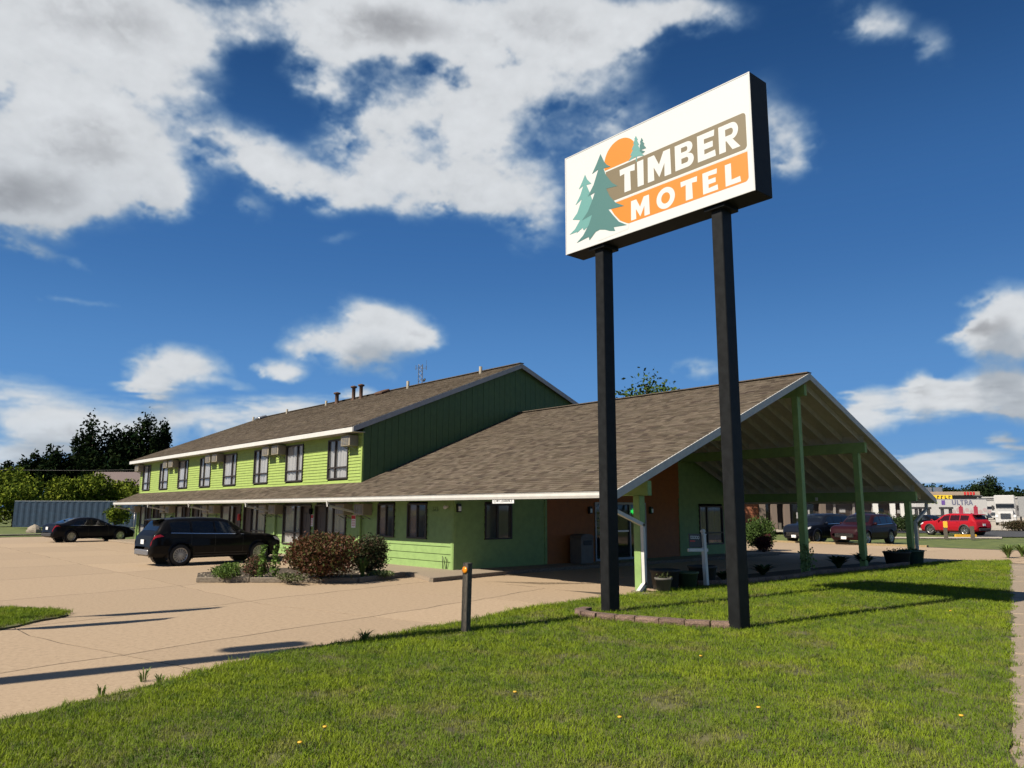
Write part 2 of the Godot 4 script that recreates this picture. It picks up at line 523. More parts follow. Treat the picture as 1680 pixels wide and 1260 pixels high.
func slab_grid(parent, xs, zs, sd):
	var wob := noise(0.5, 4, 0.6, sd)
	var X := func(x, z): return x + (0.25 * (z + 7.0) if x > -30.0 and z > -13.7 else 0.0) + wob.get_noise_2d(x * 9.0, z * 1.1) * 0.16
	var Z := func(x, z): return z - (0.25 * maxf(0.0, x + 15.5) if z > -13.0 else 0.0) + wob.get_noise_2d(x * 1.1, z * 9.0 + 50.0) * 0.12
	var g := 0.013
	for i in xs.size() - 1:
		for j in zs.size() - 1:
			var ring := []
			var n := 7
			for e in 4:
				for k in n:
					var t = float(k) / n
					var a = [xs[i], xs[i + 1], xs[i + 1], xs[i]][e]
					var b = [xs[i + 1], xs[i + 1], xs[i], xs[i]][e]
					var c = [zs[j], zs[j], zs[j + 1], zs[j + 1]][e]
					var d = [zs[j], zs[j + 1], zs[j + 1], zs[j]][e]
					var x = lerpf(a, b, t)
					var z = lerpf(c, d, t)
					# an edge follows the line it lies on, so neighbours match
					var px = X.call(x, z)
					var pz = Z.call(x, z)
					if e == 0 or e == 2:
						px = lerpf(X.call(a, c), X.call(b, d), t)
					else:
						pz = lerpf(Z.call(a, c), Z.call(b, d), t)
					ring.append(Vector2(px, pz))
			var mid := Vector2.ZERO
			for p in ring:
				mid += p
			mid /= ring.size()
			var st := S()
			var low := []
			for p in ring:
				low.append(p + Vector2(clampf(mid.x - p.x, -g, g), clampf(mid.y - p.y, -g, g)))
			for k in low.size():
				var a = low[k]
				var b = low[(k + 1) % low.size()]
				tri_out(st, Vector3(mid.x, 0, mid.y), Vector3(a.x, 0, a.y), Vector3(b.x, 0, b.y), Vector3(mid.x, -5, mid.y))
				q_out(st, Vector3(a.x, 0, a.y), Vector3(b.x, 0, b.y), Vector3(b.x, -0.035, b.y), Vector3(a.x, -0.035, a.y), Vector3(mid.x, -0.02, mid.y))
			part("concrete_slab", st, M.concrete[(i * 7 + j * 3 + i * j) % 4], parent)

func ground():
	var st := S()
	box(st, Vector3(0, -0.3, 0), Vector3(2400, 0.5, 2400))
	struct("ground", st, M.field)
	# concrete forecourt and drive, joints recessed over a dirt bed
	st = S()
	flatp(st, [[-64, 14], [3, 14], [-12.5, -12], [-12.0, -33], [8, -33], [8, -44.6], [-60, -44.6], [-60, -33], [-19, -33], [-19, -14], [-64, -14]], -0.0045, 0.0)
	var lot = struct("parking_lot", st, M.joint)
	slab_grid(lot, [-64.0, -58.0, -52.0, -46.5, -41.0, -36.0, -31.0, -26.4, -20.9, -16.4, -12.7, -8.6, -4.5, 0.0], [13.0, 8.0, 3.0, -2.5, -7.0, -10.4, -13.65], 71)
	slab_grid(lot, [-18.5, -15.2, -11.9], [-13.67, -18.2, -22.6, -27.0, -31.5, -33.4], 72)
	slab_grid(lot, [-44.0, -38.0, -32.0, -26.0, -20.5, -15.2, -10.0, -5.0, 0.0, 6.0], [-33.42, -37.0, -40.6, -44.0], 73)
	# raised walk round the building
	st = S()
	flatp(st, [[-52.3, -13.1], [-17.6, -13.1], [-18.3, -16.2], [-18.3, -31.5], [-19.4, -31.5], [-19.4, -14.6], [-52.3, -14.6]], 0.055, 0.05)
	var walk = struct("walkway", st, M.joint)
	var xw := -52.3
	while xw < -20.0:
		st = S()
		cbox(st, Vector3(xw + 1.49, 0.052, -13.87), Vector3(2.97, 0.1, 1.56), 0.012)
		part("walk_slab", st, M.walk, walk)
		xw += 3.0
	st = S()
	flatp(st, [[-19.2, -13.02], [-17.52, -12.45], [-18.22, -16.2], [-19.46, -16.2], [-19.46, -14.64], [-22.2, -14.64], [-22.2, -13.02]], 0.104, 0.1)
	part("walk_slab", st, M.walk, walk)
	for k in 5:
		st = S()
		cbox(st, Vector3(-18.84, 0.052, -17.75 - k * 3.0), Vector3(1.24, 0.1, 2.97), 0.012)
		part("walk_slab", st, M.walk, walk)
	st = S()
	for seg in [[[-17.52, -12.45], [-18.22, -16.2]], [[-18.22, -16.2], [-18.22, -31.3]]]:
		span(st, Vector3(seg[0][0], 0.05, seg[0][1]), Vector3(seg[1][0], 0.05, seg[1][1]), 0.14, 0.118)
	part("kerb", st, M.kerb, walk)
	# lawn
	var poly := LAWN_WEST.duplicate()
	for k in 15:
		var z = -34.6 + k * 3.06
		poly.append([street(z), z])
	st = S()
	flatp(st, ragged(poly, 0.35, 0.16, 81), 0.03, 0.05)
	struct("lawn", st, M.turf)
	st = S()
	flatp(st, ragged(ISLAND, 0.3, 0.12, 82), 0.03, 0.05)
	struct("lawn", st, M.turf)
	# pavement along the street
	st = S()
	flatp(st, [[street(9), 9], [street(9) + 1.7, 9], [street(-34) + 1.7, -34], [street(-34), -34]], -0.012, 0.0)
	var side = struct("pavement", st, M.soil)
	var zz := 8.5
	var kk := 0
	var yaw = atan2(0.295, 1.0)
	while zz > -33.0:
		st = S()
		cbox(st, Vector3.ZERO, Vector3(1.56, 0.09, 1.52), 0.012)
		var o = part("pavement_slab", st, M.walk, side)
		o.position = Vector3(street(zz) + 0.80, -0.022 + 0.004 * (kk % 3), zz)
		o.rotation.y = yaw
		zz -= 1.55
		kk += 1
	st = S()
	flatp(st, [[street(40) + 4.2, 40], [street(40) + 14, 40], [street(-300) + 14, -300], [street(-300) + 4.2, -300]], -0.035, 0.0)
	struct("road", st, M.asphalt)

# ---------------------------------------------------------------- grass blades
func inside(poly, x, z):
	return Geometry2D.is_point_in_polygon(Vector2(x, z), poly)

func clump(sd, n, rad, h0, h1, w):
	var r := RandomNumberGenerator.new()
	r.seed = sd
	var st := S()
	for k in n:
		var a = r.randf() * TAU
		var d = sqrt(r.randf()) * rad
		var p = Vector3(cos(a) * d, -0.01, sin(a) * d)
		var ya = r.randf() * TAU
		var s = Vector3(cos(ya), 0, sin(ya))
		var lean = Vector3(r.randfn() * 0.35, 1.0, r.randfn() * 0.35).normalized()
		var h = r.randf_range(h0, h1)
		var ww = w * r.randf_range(0.7, 1.2)
		var side = s.cross(Vector3.UP) * r.randfn() * 0.3
		var m = p + lean * h * 0.55
		var t = p + lean * h + side * h + Vector3(0, -0.1 * h, 0)
		st.set_color(Color.WHITE * r.randf_range(0.6, 1.3))
		q(st, p - s * ww * 0.5, m - s * ww * 0.42, m + s * ww * 0.42, p + s * ww * 0.5)
		tri(st, m - s * ww * 0.42, t, m + s * ww * 0.42)
	return done(st)

func grass():
	var poly := PackedVector2Array()
	for p in LAWN_WEST:
		poly.append(Vector2(p[0], p[1]))
	poly.append(Vector2(street(-34.6) + 0.0, -34.6))
	poly.append(Vector2(street(8.2), 8.2))
	var isl := PackedVector2Array()
	for p in ISLAND:
		isl.append(Vector2(p[0], p[1]))
	var edge := noise(1.3, 3, 0.55, 91)
	var patch := noise(0.42, 4, 0.55, 92)
	var tone := noise(2.1, 3, 0.5, 93)
	var dry := noise(0.9, 3, 0.5, 94)
	var rg := RandomNumberGenerator.new()
	rg.seed = 5
	var meshes := [clump(1, 11, 0.055, 0.035, 0.08, 0.0065), clump(2, 11, 0.06, 0.03, 0.075, 0.0065), clump(3, 9, 0.05, 0.05, 0.105, 0.006), clump(4, 13, 0.055, 0.02, 0.055, 0.011)]
	var lists := [[], [], [], []]
	var regions := [[poly, Rect2(-12.4, -34.6, 15.0, 42.0)], [isl, Rect2(-20, -3.9, 8.0, 8.0)]]
	for rn in regions:
		var rect: Rect2 = rn[1]
		var zc := rect.position.y
		while zc < rect.end.y:
			var xc := rect.position.x
			var depth = -(xc * 0.743 + zc * 0.65)
			var stepv = 0.05
			while xc < rect.end.x:
				depth = -xc * 0.743 - zc * 0.65
				var lateral = xc * 0.658 - zc * 0.753
				stepv = clampf(0.0042 * depth + 0.012, 0.045, 0.11)
				# only where the picture, or a step to its side, could see it
				if depth > 2.0 and absf(lateral) < depth * 0.80 + 1.0:
					var x = xc + rg.randf_range(-0.5, 0.5) * stepv
					var z = zc + rg.randf_range(-0.5, 0.5) * stepv
					var wx = x + edge.get_noise_2d(x * 2.0, z * 2.0) * 0.14
					var wz = z + edge.get_noise_2d(x * 2.0 + 40, z * 2.0) * 0.14
					if inside(rn[0], wx, wz) and not in_sign_bed(x, z):
						var pn = patch.get_noise_2d(x, z)
						var dn = dry.get_noise_2d(x, z)
						var tn = tone.get_noise_2d(x, z)
						if not (dn > 0.40 and rg.randf() < 0.45):
							var c = Vector3(0.185, 0.275, 0.020).lerp(Vector3(0.270, 0.355, 0.022), clampf(pn * 1.4 + 0.35, 0, 1))
							c = c.lerp(Vector3(0.085, 0.155, 0.022), clampf(-tn * 1.6 + rg.randfn() * 0.25, 0, 0.9))
							c = c.lerp(Vector3(0.30, 0.27, 0.085), clampf((dn - 0.18) * 1.5 + rg.randfn() * 0.06, 0, 0.6))
							var k = rg.randi() % 3
							if tn < -0.32:
								k = 3 if rg.randf() < 0.5 else 2
							var s = (stepv / 0.05) ** 0.55 * rg.randf_range(0.8, 1.2) * (1.0 + 0.25 * pn)
							var b = Basis(Vector3.UP, rg.randf() * TAU).scaled(Vector3(s, s * rg.randf_range(0.8, 1.15), s))
							lists[k].append([Transform3D(b, Vector3(x, 0.03, z)), Color(c.x, c.y, c.z)])
				xc += stepv
			zc += clampf(0.0042 * maxf(-zc * 0.65 + 6.0, 4.0) + 0.012, 0.045, 0.11)
	for k in 4:
		blades("grass", meshes[k], lists[k], ["short bright green lawn grass", "mixed green lawn grass between sign and pavement", "taller thin lawn grass blades", "dark broad leaved weeds in the lawn"][k])
	print("clumps ", lists[0].size() + lists[1].size() + lists[2].size() + lists[3].size())

func blades(called, mesh, list, label):
	if list.is_empty():
		return
	var mm := MultiMesh.new()
	mm.transform_format = MultiMesh.TRANSFORM_3D
	mm.use_colors = true
	mm.mesh = mesh
	mm.instance_count = list.size()
	for i in list.size():
		mm.set_instance_transform(i, list[i][0])
		mm.set_instance_color(i, list[i][1])
	var o := MultiMeshInstance3D.new()
	o.name = numbered(called)
	o.multimesh = mm
	o.material_override = M.blade
	add_child(o)
	o.set_meta("kind", "stuff")
	o.set_meta("label", label)
	o.set_meta("category", "grass")

func in_sign_bed(_x, _z):
	return false

# ---------------------------------------------------------------- motel
const ZW := -14.655
const XC := -19.476
const XU := -25.07
const XL := -52.2
const ZR := -22.35
const ZB := -30.045
func roof_y(z):
	return 6.09 - 0.412 * absf(z - ZR)
func uroof_y(z):
	return 8.28 - 0.406 * absf(z - ZR)

func plank(parent, a, b, y0, y1, n, m):
	# a lapped board between a and b (horizontal points), thick edge down, facing n
	var st := S()
	var A = [a + n * 0.034 + Vector3(0, y0, 0), a + Vector3(0, y0, 0), a + Vector3(0, y1, 0), a + n * 0.005 + Vector3(0, y1, 0)]
	var d = b - a
	var c = (a + b) / 2 + Vector3(0, (y0 + y1) / 2, 0)
	for k in 4:
		q_out(st, A[k], A[(k + 1) % 4], A[(k + 1) % 4] + d, A[k] + d, c)
	q_out(st, A[0], A[1], A[2], A[3], c)
	q_out(st, A[0] + d, A[1] + d, A[2] + d, A[3] + d, c)
	part("plank", st, m, parent)

func siding(parent, origin, along, n, length, y0, y1, pitch, holes, m, top = null):
	# holes: [u0, u1, y0, y1]
	var y = y0
	while y < y1 - 0.02:
		var yt = minf(y + pitch + 0.012, y1)
		var cuts := []
		for h in holes:
			var ov = minf(yt, h[3]) - maxf(y, h[2])
			if ov > pitch * 0.5:
				cuts.append([h[0], h[1]])
		cuts.sort_custom(func(p, r): return p[0] < r[0])
		var lo = 0.0
		var hi = length
		if top:
			var rg = top.call(yt)
			lo = rg[0]
			hi = rg[1]
		var u = lo
		for c in cuts + [[hi, hi]]:
			if minf(c[0], hi) - u > 0.05:
				plank(parent, origin + along * u, origin + along * minf(c[0], hi), y, yt, n, m)
			u = maxf(u, c[1])
		y += pitch

func room_window(parent, c, w, h, n, split, low, curtain_mat, frame_mat = null):
	# c: middle of the opening on the wall plane; n: outward; split: where the upright bar stands (0..1)
	if frame_mat == null:
		frame_mat = M.brown
	var u = Vector3.UP.cross(n)
	var B = Basis(u, Vector3.UP, n)
	var f := 0.055
	var st := S()
	for s in [-1, 1]:
		box(st, c + u * s * (w / 2 - f / 2) + n * -0.03, Vector3(f, h, 0.16), B)
		box(st, c + Vector3(0, s * (h / 2 - f / 2), 0) + n * -0.03, Vector3(w - 2 * f, f, 0.157), B)
	var xs = -w / 2 + w * split
	box(st, c + u * xs + n * -0.005, Vector3(0.06, h - 2 * f, 0.085), B)
	if low > 0:
		box(st, c + Vector3(0, -h / 2 + h * low, 0) + n * -0.007, Vector3(w - 2 * f, 0.055, 0.08), B)
	var win = part("window", st, frame_mat, parent)
	var cols = [[-w / 2 + f, xs - 0.03], [xs + 0.03, w / 2 - f]]
	var rows = [[-h / 2 + f, h / 2 - f]]
	if low > 0:
		var yl = -h / 2 + h * low
		rows = [[-h / 2 + f, yl - 0.0275], [yl + 0.0275, h / 2 - f]]
	for cc in cols:
		for r in rows:
			st = S()
			var k = []
			for e in [[cc[0], r[0]], [cc[1], r[0]], [cc[1], r[1]], [cc[0], r[1]]]:
				k.append(c + u * e[0] + Vector3(0, e[1], 0) + n * -0.012)
			q(st, k[0], k[1], k[2], k[3])
			part("pane", st, M.pane, win)
	if curtain_mat == null:
		return win
	st = S(true)
	var N := int(w / 0.035)
	var ph = rng.randf() * 9.0
	for i in N:
		var k = []
		for e in [[i, -1], [i + 1, -1], [i + 1, 1], [i, 1]]:
			var t = float(e[0]) / N
			var fold = 0.030 * sin(t * w * 21.0 + ph + 1.3 * sin(t * 13.0)) + 0.018 * sin(t * w * 47.0 + ph * 2.0)
			k.append(c + u * (-w / 2 + f + t * (w - 2 * f)) + Vector3(0, e[1] * (h / 2 - f), 0) + n * (-0.075 + fold))
		q(st, k[0], k[1], k[2], k[3])
	part("curtain", st, curtain_mat, win)
	return win

func air_unit(parent, c):
	# wall air conditioner facing +z; c is its middle on the wall plane
	var st := S()
	cbox(st, c + Vector3(0, 0, 0.16), Vector3(0.66, 0.40, 0.42), 0.015)
	var u = part("air_conditioner", st, M.beige, parent)
	st = S()
	box(st, c + Vector3(-0.02, 0.0, 0.372), Vector3(0.52, 0.30, 0.012))
	part("grille", st, M.steel, u)
	st = S()
	for k in 6:
		box(st, c + Vector3(-0.02, -0.125 + k * 0.05, 0.382), Vector3(0.52, 0.016, 0.02))
	for k in 3:
		box(st, c + Vector3(-0.02 - 0.17 + k * 0.17, 0, 0.381), Vector3(0.012, 0.3, 0.014))
	part("louvres", st, M.beige, u)
	for s in [-1, 1]:
		st = S()
		span(st, c + Vector3(s * 0.22, -0.34, 0.0), c + Vector3(s * 0.22, -0.205, 0.30), 0.02, 0.03)
		part("bracket", st, M.steel, u)

func shingles(called, parent, x0, x1, z0, z1, fy, lift, sd):
	# courses of lapped tabs from the eave z0 up to z1
	var r := RandomNumberGenerator.new()
	r.seed = sd
	var blot := noise(0.35, 4, 0.55, sd)
	var st := S()
	var sgn = signf(z1 - z0)
	var y_a = fy.call(z0)
	var y_b = fy.call(z1)
	var len = Vector2(z1 - z0, y_b - y_a).length()
	var n = int(len / 0.142)
	var dz = (z1 - z0) / n
	var dy = (y_b - y_a) / n
	var nrm = Vector3(0, absf(z1 - z0), -(y_b - y_a) * sgn).normalized()
	for j in n:
		var x = x0
		var za = z0 + dz * j
		var ya = y_a + dy * j
		var row = r.randf_range(0.90, 1.08)
		while x < x1 - 0.01:
			var w = minf(r.randf_range(0.14, 0.34), x1 - x)
			var t = r.randf()
			var b = blot.get_noise_2d(x * 0.6, za * 1.5)
			var c = Vector3(0.092, 0.074, 0.056).lerp(Vector3(0.158, 0.130, 0.101), t)
			if r.randf() < 0.10:
				c = Vector3(0.076, 0.060, 0.048)
			c *= (1.0 + b * 0.16) * row
			st.set_color(Color(c.x, c.y, c.z))
			var up = nrm * (lift + (0.007 if r.randf() < 0.5 else 0.002))
			var drop = r.randf_range(-0.006, 0.006)
			var p = Vector3(x, ya + dy * drop * 3, za + dz * drop * 3) + up + nrm * 0.009
			var p2 = Vector3(x + w, ya + dy * drop * 3, za + dz * drop * 3) + up + nrm * 0.009
			var e = Vector3(x, ya + dy * 1.04, za + dz * 1.04) + nrm * (lift + 0.001)
			var e2 = Vector3(x + w, ya + dy * 1.04, za + dz * 1.04) + nrm * (lift + 0.001)
			q(st, p, e, e2, p2)
			q(st, p, p2, p2 - nrm * 0.016, p - nrm * 0.016)
			x += w
	var o = part(called, st, M.shingle, parent)
	o.set_meta("kind", "stuff")
	return o

func slab_between(st, x0, x1, za, ya, zb, yb, th):
	# sloping sheet of thickness th below the given line
	var v := []
	for x in [x0, x1]:
		v.append([Vector3(x, ya, za), Vector3(x, yb, zb), Vector3(x, yb - th, zb), Vector3(x, ya - th, za)])
	var m = Vector3((x0 + x1) / 2, (ya + yb - th) / 2, (za + zb) / 2)
	for k in 4:
		q_out(st, v[0][k], v[0][(k + 1) % 4], v[1][(k + 1) % 4], v[1][k], m)
	q_out(st, v[0][0], v[0][1], v[0][2], v[0][3], m)
	q_out(st, v[1][0], v[1][1], v[1][2], v[1][3], m)

func downspout(parent, pts, mats, w = 0.085):
	var st := S()
	for i in pts.size() - 1:
		var d = (pts[i + 1] - pts[i]).normalized() * 0.03
		span(st, pts[i] - d, pts[i + 1] + d, w, w * 0.8)
	return part("downspout", st, mats, parent)

func motel():
	var t = thing("motel_building", "long lime green two-storey motel with brown shingle roofs and an open gabled carport", "motel")
	var wins := [[-27.69, -26.10], [-31.44, -29.82], [-34.77, -33.22], [-38.45, -36.84], [-41.72, -40.18], [-45.10, -43.55], [-48.35, -46.85], [-51.62, -50.15]]
	var fr = Vector3(0, 0, 1)
	var ox = Vector3(XL, 0, ZW)
	# cores that close the rooms
	var st := S()
	box(st, Vector3((XL + XU) / 2, 2.6, (ZW + ZB) / 2), Vector3(XU - XL - 0.3, 5.0, ZW - ZB - 0.4))
	part("wall_core", st, M.plaster, t)
	# the lobby: floor, ceiling, inner walls and a counter, lit only through its windows
	st = S()
	var xa = XU + 0.05
	var xb = XC - 0.012
	var za0 = ZB + 0.05
	var zb0 = ZW - 0.012
	box(st, Vector3((xa + xb) / 2, 0.06, (za0 + zb0) / 2), Vector3(xb - xa, 0.08, zb0 - za0))
	box(st, Vector3((xa + xb) / 2, 2.40, (za0 + zb0) / 2), Vector3(xb - xa, 0.06, zb0 - za0))
	box(st, Vector3(xa - 0.03, 1.23, (za0 + zb0) / 2), Vector3(0.06, 2.3, zb0 - za0))
	box(st, Vector3((xa + xb) / 2, 1.23, za0 - 0.03), Vector3(xb - xa, 2.3, 0.06))
	for zi in [-18.55, -26.1]:
		box(st, Vector3((xa + xb) / 2, 1.23, zi), Vector3(xb - xa - 0.05, 2.27, 0.1))
	part("lobby_room", st, M.plaster, t)
	st = S()
	cbox(st, Vector3(-22.6, 0.64, -22.6), Vector3(0.7, 1.08, 3.2), 0.01)
	part("lobby_counter", st, M.door, t)
	# upper front siding
	var holes := []
	for w in wins:
		holes.append([w[0] - XL, w[1] - XL, 3.08, 4.62])
	siding(t, ox, Vector3.RIGHT, fr, XU - XL, 2.90, 4.84, 0.119, holes, M.lime)
	var k := 0
	for w in wins:
		room_window(t, Vector3((w[0] + w[1]) / 2, 3.85, ZW + 0.02), w[1] - w[0], 1.54, fr, 0.36 if k % 2 == 0 else 0.66, 0.29, M.curtain)
		k += 1
	# lower front siding
	holes = []
	for w in wins:
		holes.append([w[0] - XL, w[1] - XL, 0.50, 2.12])
	var doors := []
	for i in [0, 2, 4, 6]:
		var mid = (wins[i][0] + wins[i + 1][1]) / 2.0
		for s in [-1, 1]:
			doors.append(mid + s * 0.62)
			holes.append([mid + s * 0.62 - 0.43 - XL, mid + s * 0.62 + 0.43 - XL, 0.0, 2.12])
	for w in [[-23.88, -22.80], [-22.0, -20.88]]:
		holes.append([w[0] - XL, w[1] - XL, 0.99, 2.125])
	siding(t, ox, Vector3.RIGHT, fr, XC - XL, 0.10, 2.36, 0.232, holes, M.green)
	k = 0
	for w in wins:
		room_window(t, Vector3((w[0] + w[1]) / 2, 1.31, ZW + 0.02), w[1] - w[0], 1.62, fr, 0.36 if k % 2 == 0 else 0.66, 0.30, M.curtain)
		k += 1
	for w in [[-23.88, -22.80], [-22.0, -20.88]]:
		var o = room_window(t, Vector3((w[0] + w[1]) / 2, 1.56, ZW + 0.02), w[1] - w[0], 1.14, fr, 0.5, 0.0, null)
		st = S()
		box(st, Vector3(w[0] + 0.30, 1.56, ZW - 0.035), Vector3(0.48, 1.02, 0.01))
		part("blind", st, M.blind, o)
	for dx in doors:
		st = S()
		for s in [-1, 1]:
			box(st, Vector3(dx + s * 0.43, 1.1, ZW + 0.0), Vector3(0.06, 2.02, 0.14))
		box(st, Vector3(dx, 2.085, ZW + 0.0), Vector3(0.80, 0.06, 0.137))
		var fm = part("door_frame", st, M.brown, t)
		st = S()
		cbox(st, Vector3(dx, 1.08, ZW - 0.045), Vector3(0.80, 1.95, 0.05), 0.006)
		for a in [-1, 1]:
			for b in [0.62, 1.5]:
				cbox(st, Vector3(dx + a * 0.18, b, ZW - 0.021), Vector3(0.25, 0.62, 0.02), 0.008)
		part("door", st, M.door, fm)
		st = S(true)
		lathe(st, [[0.0, 0.0], [0.03, 0.01], [0.032, 0.03], [0.0, 0.05]], 10, Transform3D(Basis(Vector3.RIGHT, PI / 2), Vector3(dx + 0.31, 1.02, ZW - 0.02)))
		part("door_handle", st, M.chrome, fm)
	# corner boards and bands
	st = S()
	box(st, Vector3(XC - 0.045, 1.22, ZW + 0.02), Vector3(0.09, 2.24, 0.05))
	box(st, Vector3(XC + 0.019, 1.22, ZW - 0.03), Vector3(0.05, 2.24, 0.13))
	part("corner_board", st, M.green, t)
	st = S()
	box(st, Vector3(XU - 0.045, 3.85, ZW + 0.02), Vector3(0.09, 1.9, 0.05))
	part("corner_board", st, M.lime, t)
	st = S()
	box(st, Vector3(XL + 0.045, 1.25, ZW + 0.02), Vector3(0.09, 2.3, 0.05))
	box(st, Vector3(XL + 0.045, 3.85, ZW + 0.02), Vector3(0.09, 1.9, 0.05))
	part("corner_board", st, M.lime, t)
	# upper gable: upright grooved boards
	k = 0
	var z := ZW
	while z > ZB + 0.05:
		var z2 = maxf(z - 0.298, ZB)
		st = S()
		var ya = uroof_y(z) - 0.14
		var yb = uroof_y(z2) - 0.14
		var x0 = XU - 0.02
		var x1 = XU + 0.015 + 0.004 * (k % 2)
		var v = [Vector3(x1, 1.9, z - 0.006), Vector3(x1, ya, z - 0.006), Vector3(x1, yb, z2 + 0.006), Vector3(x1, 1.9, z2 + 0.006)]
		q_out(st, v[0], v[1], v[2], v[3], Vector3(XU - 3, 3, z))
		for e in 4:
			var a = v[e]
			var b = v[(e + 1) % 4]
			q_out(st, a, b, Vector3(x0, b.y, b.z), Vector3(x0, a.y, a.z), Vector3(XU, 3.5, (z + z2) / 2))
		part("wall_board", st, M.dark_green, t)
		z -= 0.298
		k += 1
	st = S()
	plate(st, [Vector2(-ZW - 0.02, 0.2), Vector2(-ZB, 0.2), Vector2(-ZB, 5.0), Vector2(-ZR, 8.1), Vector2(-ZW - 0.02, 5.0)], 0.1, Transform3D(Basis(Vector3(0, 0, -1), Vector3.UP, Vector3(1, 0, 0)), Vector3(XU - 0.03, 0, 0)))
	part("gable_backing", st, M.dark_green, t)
	# upper roof
	var roof_st := S()
	slab_between(roof_st, XL - 0.55, XU + 0.16, -14.10, uroof_y(-14.10) - 0.012, ZR, uroof_y(ZR) - 0.012, 0.13)
	slab_between(roof_st, XL - 0.55, XU + 0.16, -30.6, uroof_y(-30.6) - 0.012, ZR - 0.001, uroof_y(ZR) - 0.012, 0.13)
	var ur = part("upper_roof", roof_st, M.shingle_plain, t)
	shingles("shingles", ur, XL - 0.55, XU + 0.17, -14.08, ZR + 0.02, uroof_y, 0.004, 401)
	st = S()
	span(st, Vector3(XL - 0.56, uroof_y(ZR) + 0.03, ZR), Vector3(XU + 0.18, uroof_y(ZR) + 0.03, ZR), 0.26, 0.03)
	part("ridge_cap", st, M.shingle_plain, ur)
	st = S()
	box(st, Vector3((XL + XU) / 2 - 0.2, 4.815, -14.09), Vector3(XU - XL + 0.74, 0.17, 0.035))
	part("fascia", st, M.white, ur)
	st = S()
	box(st, Vector3((XL + XU) / 2 - 0.2, 4.745, -14.36), Vector3(XU - XL + 0.70, 0.02, 0.52))
	part("eave_soffit", st, M.soffit, ur)
	for s in [1, -1]:
		st = S()
		var zo = -14.10 if s == 1 else -30.6
		slab_between(st, XU + 0.162, XU + 0.20, zo, uroof_y(zo) + 0.0, ZR + s * 0.002, uroof_y(ZR), 0.20)
		part("rake_board", st, M.grey_trim, ur)
	# lower roof with the skirt along the rooms and the carport gable
	roof_st = S()
	slab_between(roof_st, -11.66, -11.66 - 13.3, -13.30, roof_y(-13.30) - 0.012, ZR, roof_y(ZR) - 0.012, 0.055)
	slab_between(roof_st, -11.66, -11.66 - 13.3, -31.35, roof_y(-31.35) - 0.012, ZR - 0.001, roof_y(ZR) - 0.012, 0.055)
	slab_between(roof_st, XL - 0.12, -24.961, -13.30, roof_y(-13.30) - 0.012, ZW - 0.05, roof_y(ZW - 0.05) - 0.012, 0.055)
	var lr = part("lower_roof", roof_st, M.soffit, t)
	shingles("shingles", lr, XU + 0.03, -11.64, -13.28, ZR + 0.02, roof_y, 0.004, 402)
	shingles("shingles", lr, XL - 0.12, XU + 0.03, -13.28, ZW - 0.0, roof_y, 0.004, 403)
	st = S()
	slab_between(st, -11.66, -24.9, -31.36, roof_y(-31.36) + 0.01, ZR - 0.02, roof_y(ZR) + 0.01, 0.02)
	part("back_slope", st, M.shingle_plain, lr)
	st = S()
	span(st, Vector3(-11.62, roof_y(ZR) + 0.03, ZR), Vector3(XU, roof_y(ZR) + 0.03, ZR), 0.26, 0.03)
	part("ridge_cap", st, M.shingle_plain, lr)
	for s in [1, -1]:
		st = S()
		var zo = -13.24 if s == 1 else -31.42
		slab_between(st, -11.655, -11.61, zo, roof_y(zo) + 0.01, ZR + s * 0.002, roof_y(ZR) + 0.01, 0.20)
		part("rake_board", st, M.trim_white, lr)
	# flat soffit under the skirt roof
	st = S()
	box(st, Vector3((XL + XC) / 2, 2.345, -14.0), Vector3(XC - XL, 0.02, 1.3))
	part("eave_soffit", st, M.soffit, lr)
	# gutter: front lip, bottom and back
	for gz in [-13.24, -31.41]:
		var s = 1.0 if gz > -20 else -1.0
		var gl = XL - 0.15 if s > 0 else -24.0
		st = S()
		var len = -11.64 - gl
		var prof = [[0.0, 0.145], [0.0, 0.0], [0.06, 0.0], [0.085, 0.06], [0.085, 0.125], [0.10, 0.145], [0.085, 0.15]]
		for i in prof.size() - 1:
			var a = Vector3(gl, 2.195 + prof[i][1], gz - s * 0.055 + s * prof[i][0])
			var b = Vector3(gl, 2.195 + prof[i + 1][1], gz - s * 0.055 + s * prof[i + 1][0])
			q(st, a, b, b + Vector3(len, 0, 0), a + Vector3(len, 0, 0))
		for xe in [gl, gl + len]:
			for i in range(1, prof.size() - 2):
				tri(st, Vector3(xe, 2.195 + prof[0][1], gz - s * 0.055), Vector3(xe, 2.195 + prof[i][1], gz - s * 0.055 + s * prof[i][0]), Vector3(xe, 2.195 + prof[i + 1][1], gz - s * 0.055 + s * prof[i + 1][0]))
		var gu = part("gutter", st, M.white, lr)
		if s > 0:
			for x in [-52.0, -45.5, -39.05, -32.13, -25.0]:
				downspout(gu, [Vector3(x, 2.2, -13.24), Vector3(x, 2.06, -13.27), Vector3(x, 1.80, -14.54)], M.trim_white)
				downspout(gu, [Vector3(x, 1.84, -14.57), Vector3(x, 0.14, -14.57)], M.green)
			downspout(gu, [Vector3(-11.98, 2.21, -13.26), Vector3(-11.98, 2.02, -13.30), Vector3(-11.98, 1.58, -14.60), Vector3(-11.98, 0.22, -14.62), Vector3(-11.98, 0.06, -14.42)], M.white, 0.10)
		else:
			downspout(gu, [Vector3(-11.98, 2.2, -31.4), Vector3(-11.98, 1.98, -31.34), Vector3(-11.98, 1.50, -30.25), Vector3(-11.98, 0.22, -30.22), Vector3(-11.98, 0.08, -30.5)], M.trim_white, 0.10)
	# end wall under the carport
	var ends := [[0.0, 3.895, M.green], [3.895, 11.415, M.orange], [11.415, 15.39, M.green]]
